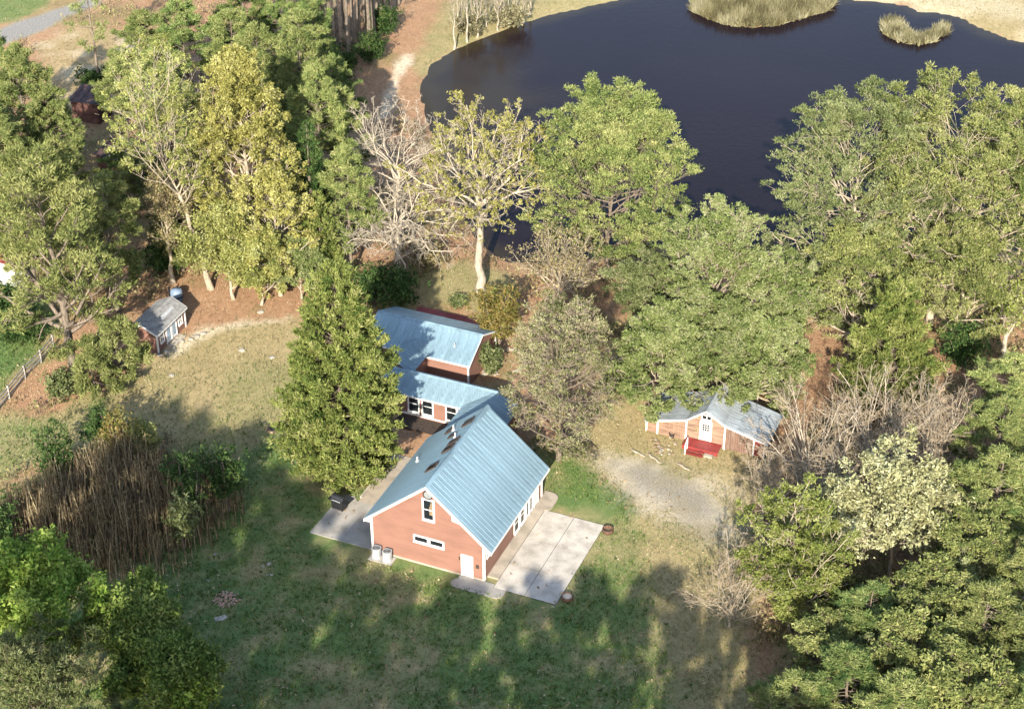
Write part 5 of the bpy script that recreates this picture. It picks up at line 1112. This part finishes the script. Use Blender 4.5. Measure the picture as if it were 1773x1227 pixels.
# ------------------------------------------------------------------ uncountable growth
def in_poly_points(rng, poly, n, margin=0.):
    lo, hi = poly.min(0), poly.max(0); out = np.zeros((0, 2))
    while len(out) < n:
        p = rng.uniform(lo, hi, (n*2, 2)); out = np.vstack([out, p[sdf(p[:, 0], p[:, 1], poly) < -margin]])
    return out[:n]
def canes():
    rng = np.random.default_rng(5)
    poly = Gs([(-40, 1000), (60, 1010), (180, 1015), (290, 1005), (335, 965), (425, 895), (428, 850), (330, 800), (260, 785), (200, 765), (120, 820), (60, 850), (-40, 900)])
    p = in_poly_points(rng, poly, 3600); p = p+rng.normal(0, .45, p.shape); n = len(p); dd = -sdf(p[:, 0], p[:, 1], poly)+(fbm(p[:, 0], p[:, 1], 2.2, 44)-.5)*4
    ed = np.clip(dd/4.2, .16, 1); keep = rng.random(n) < np.clip(.25+ed, 0, 1); p, ed = p[keep], ed[keep]; n = len(p)
    h = rng.uniform(3.0, 5.6, n)*ed**.75*(.72+.55*fbm(p[:, 0], p[:, 1], 3., 45)); ln = rng.normal(0, .09, (n, 2))*h[:, None]
    P = np.zeros((n, 3, 3)); P[:, :, :2] = p[:, None]; P[:, 0, 2] = -.05; P[:, 1, 2] = h*.55; P[:, 2, 2] = h; P[:, 1, :2] += ln*.35; P[:, 2, :2] += ln
    v, f = tubes(P, np.tile(np.array([.046, .036, .014]), (n, 1)), 3)
    tn = np.repeat(np.clip(rng.normal(.55, .25, n), 0, 1), 6)
    o = link('cane_thicket', mesh_np('cane_thicket', v, f, L['cane'], tn)); tag(o, 'thicket of dry tan canes left of the lawn', 'canes', kind='stuff')
    # dry side shoots and thin leaves
    k = rng.integers(0, n, 8000); t = (rng.uniform(0, 1.02, 8000)**.7)[:, None]; Q = np.concatenate([p[k]+ln[k]*t, (h[k][:, None]*t)], 1)
    v, f, tn = needles(rng, Q, unit(rng.normal(0, 1, (8000, 3))), 2, .42, .05, up=.3, wild=.6, base=rng.uniform(0, .6, 8000), off=.12)
    o = link('cane_leaves', mesh_np('cane_leaves', v, f, L['brush'], tn)); tag(o, 'dry leaves and side shoots on the canes', 'leaves', kind='stuff')
canes()
def tufts(name, label, pts, hgt, wd, k, m, seed, base=None, zoff=None):
    rng = np.random.default_rng(seed); n = len(pts); z = ground_z(pts[:, 0], pts[:, 1]) if zoff is None else np.full(n, zoff)
    P = np.concatenate([pts, z[:, None]], 1); v, f, tn = needles(rng, P, np.tile([0, 0, 1.], (n, 1)), k, hgt, wd, up=.6, wild=.55, base=base, off=.06)
    o = link(name, mesh_np(name, v, f, m, tn)); tag(o, label, name.replace('_', ' '), kind='stuff'); return o
rg = np.random.default_rng(11)
pi = in_poly_points(rg, ISLE, 5200); tufts('reeds', 'dry reeds covering the island at the top of the pond', pi, 1.5, .13, 6, L['reed'], 2, np.clip(fbm(pi[:, 0], pi[:, 1], 1.8, 13, 2)*1.7-.35, 0, 1))
arc = Gs([(1525, 42), (1530, 60), (1555, 74), (1590, 80), (1620, 73), (1645, 55), (1640, 45), (1622, 48), (1610, 60), (1590, 64), (1572, 55), (1562, 40), (1545, 33)], -.3)
pa = in_poly_points(rg, arc, 700); tufts('reed_patch', 'crescent patch of pale reeds growing out of the water', pa, 1.1, .12, 5, L['reed'], 3, np.clip(fbm(pa[:, 0], pa[:, 1], 1.2, 14, 2)*1.7-.35, 0, 1), zoff=-.32)
# grass blades over the lawns in view, coloured by the same zones
def grass():
    rng = np.random.default_rng(21); n = 150000
    px = rng.uniform(-20, 1793, n); py = rng.uniform(0, 1250, n); 
    Pw = np.array([0.]); x = (px-PW/2)/FPX; y = -(py-PH/2)/FPX; dz = -SN+y*CS; t = -CAM[2]/dz; wx = CAM[0]+x*t; wy = CAM[1]+(CS+y*SN)*t
    zn = zones(wx, wy); dP = sdf(wx, wy, POND); c, s = math.cos(HTH), math.sin(HTH); qx, qy = wx-HX, wy-HY; lx, ly = qx*c+qy*s, -qx*s+qy*c
    bad = (dP < .5) | (zn[:, 2] > .4) | ((lx > -5.9) & (lx < 16) & (ly > -1.2) & (ly < 12.6) & ((lx > -4.2) | (ly < 5.8))) | ((lx > -15) & (lx < 4.5) & (ly > 11) & (ly < 35))
    wx, wy, zn = wx[~bad], wy[~bad], zn[~bad]
    g, st = zn[:, 0], zn[:, 1]; kind = np.where(rng.random(len(g)) < g, 0, np.where(rng.random(len(g)) < st, 2, 1))
    for kd, nm, lab, m in ((0, 'grass', 'green grass of the shaded lawn', 'grass_green'), (1, 'dry_grass', 'dry tan grass of the sunny lawns', 'grass_dry'), (2, 'leaf_litter', 'red-brown pine straw and leaf litter under the trees', 'litter')):
        sel = kind == kd; pts = np.stack([wx[sel], wy[sel]], 1); base = np.clip(fbm(pts[:, 0], pts[:, 1], 2.5, 31, 2)+rng.normal(0, .12, len(pts)), 0, 1)
        tufts(nm, lab, pts, .20 if kd < 2 else .14, .075, 3 if kd < 2 else 2, L[m], 40+kd, base)
L['grass_green'] = leaf('green_grass', [(.030, .054, .014), (.068, .102, .026), (.115, .145, .036), (.20, .20, .065)], .25)
L['grass_dry'] = leaf('dry_grass', [(.14, .12, .055), (.22, .175, .085), (.29, .225, .115), (.37, .30, .18)], .25)
L['litter'] = leaf('pine_straw', [(.12, .068, .036), (.23, .13, .07), (.32, .20, .115), (.38, .28, .17)], .1)
grass()
def litter_on_lawn():
    rng = np.random.default_rng(51); n = 4500; px = rng.uniform(0, 1773, n); py = rng.uniform(520, 1240, n); x = (px-PW/2)/FPX; y = -(py-PH/2)/FPX; dz = -SN+y*CS; t = -CAM[2]/dz; wx = CAM[0]+x*t; wy = CAM[1]+(CS+y*SN)*t
    qx, qy = wx-HX, wy-HY; c, s = math.cos(HTH), math.sin(HTH); lx, ly = qx*c+qy*s, -qx*s+qy*c
    keep = (fbm(wx, wy, 6, 52)+rng.normal(0, .12, n) > .5) & ~((lx > -.5) & (lx < 10) & (ly > -.3) & (ly < 12.5)) & ~((lx > -14) & (lx < 5) & (ly > 11) & (ly < 36)); wx, wy = wx[keep], wy[keep]
    P = np.stack([wx, wy, ground_z(wx, wy)+np.where((lx[keep] > -5.8) & (lx[keep] < 16) & (ly[keep] > -1.6) & (ly[keep] < 12.6), .15, .1)], 1)
    v, f, tn = leaves(rng, P, 2, .09, .13, flat=3., base=rng.uniform(.2, .9, len(P))); o = link('fallen_leaves', mesh_np('fallen_leaves', v, f, L['litter'], tn)); tag(o, 'fallen brown leaves scattered over lawn and concrete', 'leaves', kind='stuff')
    m = 2600; sel = rng.integers(0, len(wx), m); pts = np.stack([wx[sel], wy[sel]], 1)+rng.normal(0, 1.5, (m, 2)); zz = zones(pts[:, 0], pts[:, 1]); ok = (zz[:, 0] > .25) & (zz[:, 2] < .3)
    qx, qy = pts[:, 0]-HX, pts[:, 1]-HY; lx, ly = qx*c+qy*s, -qx*s+qy*c; ok &= ~((lx > -6) & (lx < 16.2) & (ly > -1.7) & (ly < 12.8))
    tufts('weeds', 'taller green weeds in the lawn', pts[ok], .34, .07, 9, L['grass_green'], 53, rng.uniform(.1, .8, ok.sum()))
litter_on_lawn()
# brushy undergrowth filling the woods
def undergrowth():
    rng = np.random.default_rng(31); n = 26000
    px = rng.uniform(-20, 1793, n); py = rng.uniform(-10, 1250, n); x = (px-PW/2)/FPX; y = -(py-PH/2)/FPX; dz = -SN+y*CS; t = -CAM[2]/dz; wx = CAM[0]+x*t; wy = CAM[1]+(CS+y*SN)*t
    zn = zones(wx, wy); cl = fbm(wx, wy, 3.5, 71); keep = (zn[:, 1] > .75) & (cl > .47) & (sdf(wx, wy, POND) > 1.) & (sdf(wx, wy, ZP['track']) > 1.5) & (sdf(wx, wy, ZP['straw2']) > .8) & (sdf(wx, wy, ZP['road']) > 1)
    for k in ('S',):
        bxy = G(440, 530); keep &= ~((np.abs(wx-bxy[0]) < 9) & (np.abs(wy-bxy[1]) < 4.5))
    gx = G(290, 570); keep &= np.hypot(wx-gx[0], wy-gx[1]) > 5; cx = G(1235, 740); keep &= np.hypot(wx-cx[0], wy-cx[1]) > 8
    c, s = math.cos(HTH), math.sin(HTH); qx, qy = wx-HX, wy-HY; lx, ly = qx*c+qy*s, -qx*s+qy*c; keep &= ~((lx > -16) & (lx < 17) & (ly > -3) & (ly < 37))
    pts = np.stack([wx[keep], wy[keep]], 1); m = len(pts); z = rng.uniform(.1, 1.1, m)*np.clip((cl[keep]-.42)*5, .2, 1.3)
    P = np.concatenate([pts, z[:, None]], 1)
    v, f, tn = leaves(rng, P, 9, .28, .17, base=np.clip(rng.normal(.4, .25, m), 0, 1))
    o = link('undergrowth', mesh_np('undergrowth', v, f, L['brush'], tn)); tag(o, 'brown and olive brush under the trees', 'undergrowth', kind='stuff')
    v, f, tn = needles(rng, np.concatenate([pts, np.zeros((m, 1))], 1), np.tile([0, 0, 1.], (m, 1)), 3, 1.3, .035, up=.5, wild=.5, base=rng.uniform(.2, .9, m))
    o = link('dead_twigs', mesh_np('dead_twigs', v, f, L['cane'], tn)); tag(o, 'dead standing twigs under the trees', 'twigs', kind='stuff')
undergrowth()
_n = sum(len(o.data.polygons) for o in bpy.data.objects if o.type == 'MESH'); print('polys', _n, 'unique', sum(len(m.polygons) for m in bpy.data.meshes), 'objects', len(bpy.data.objects), 'plants', NTREE[0])
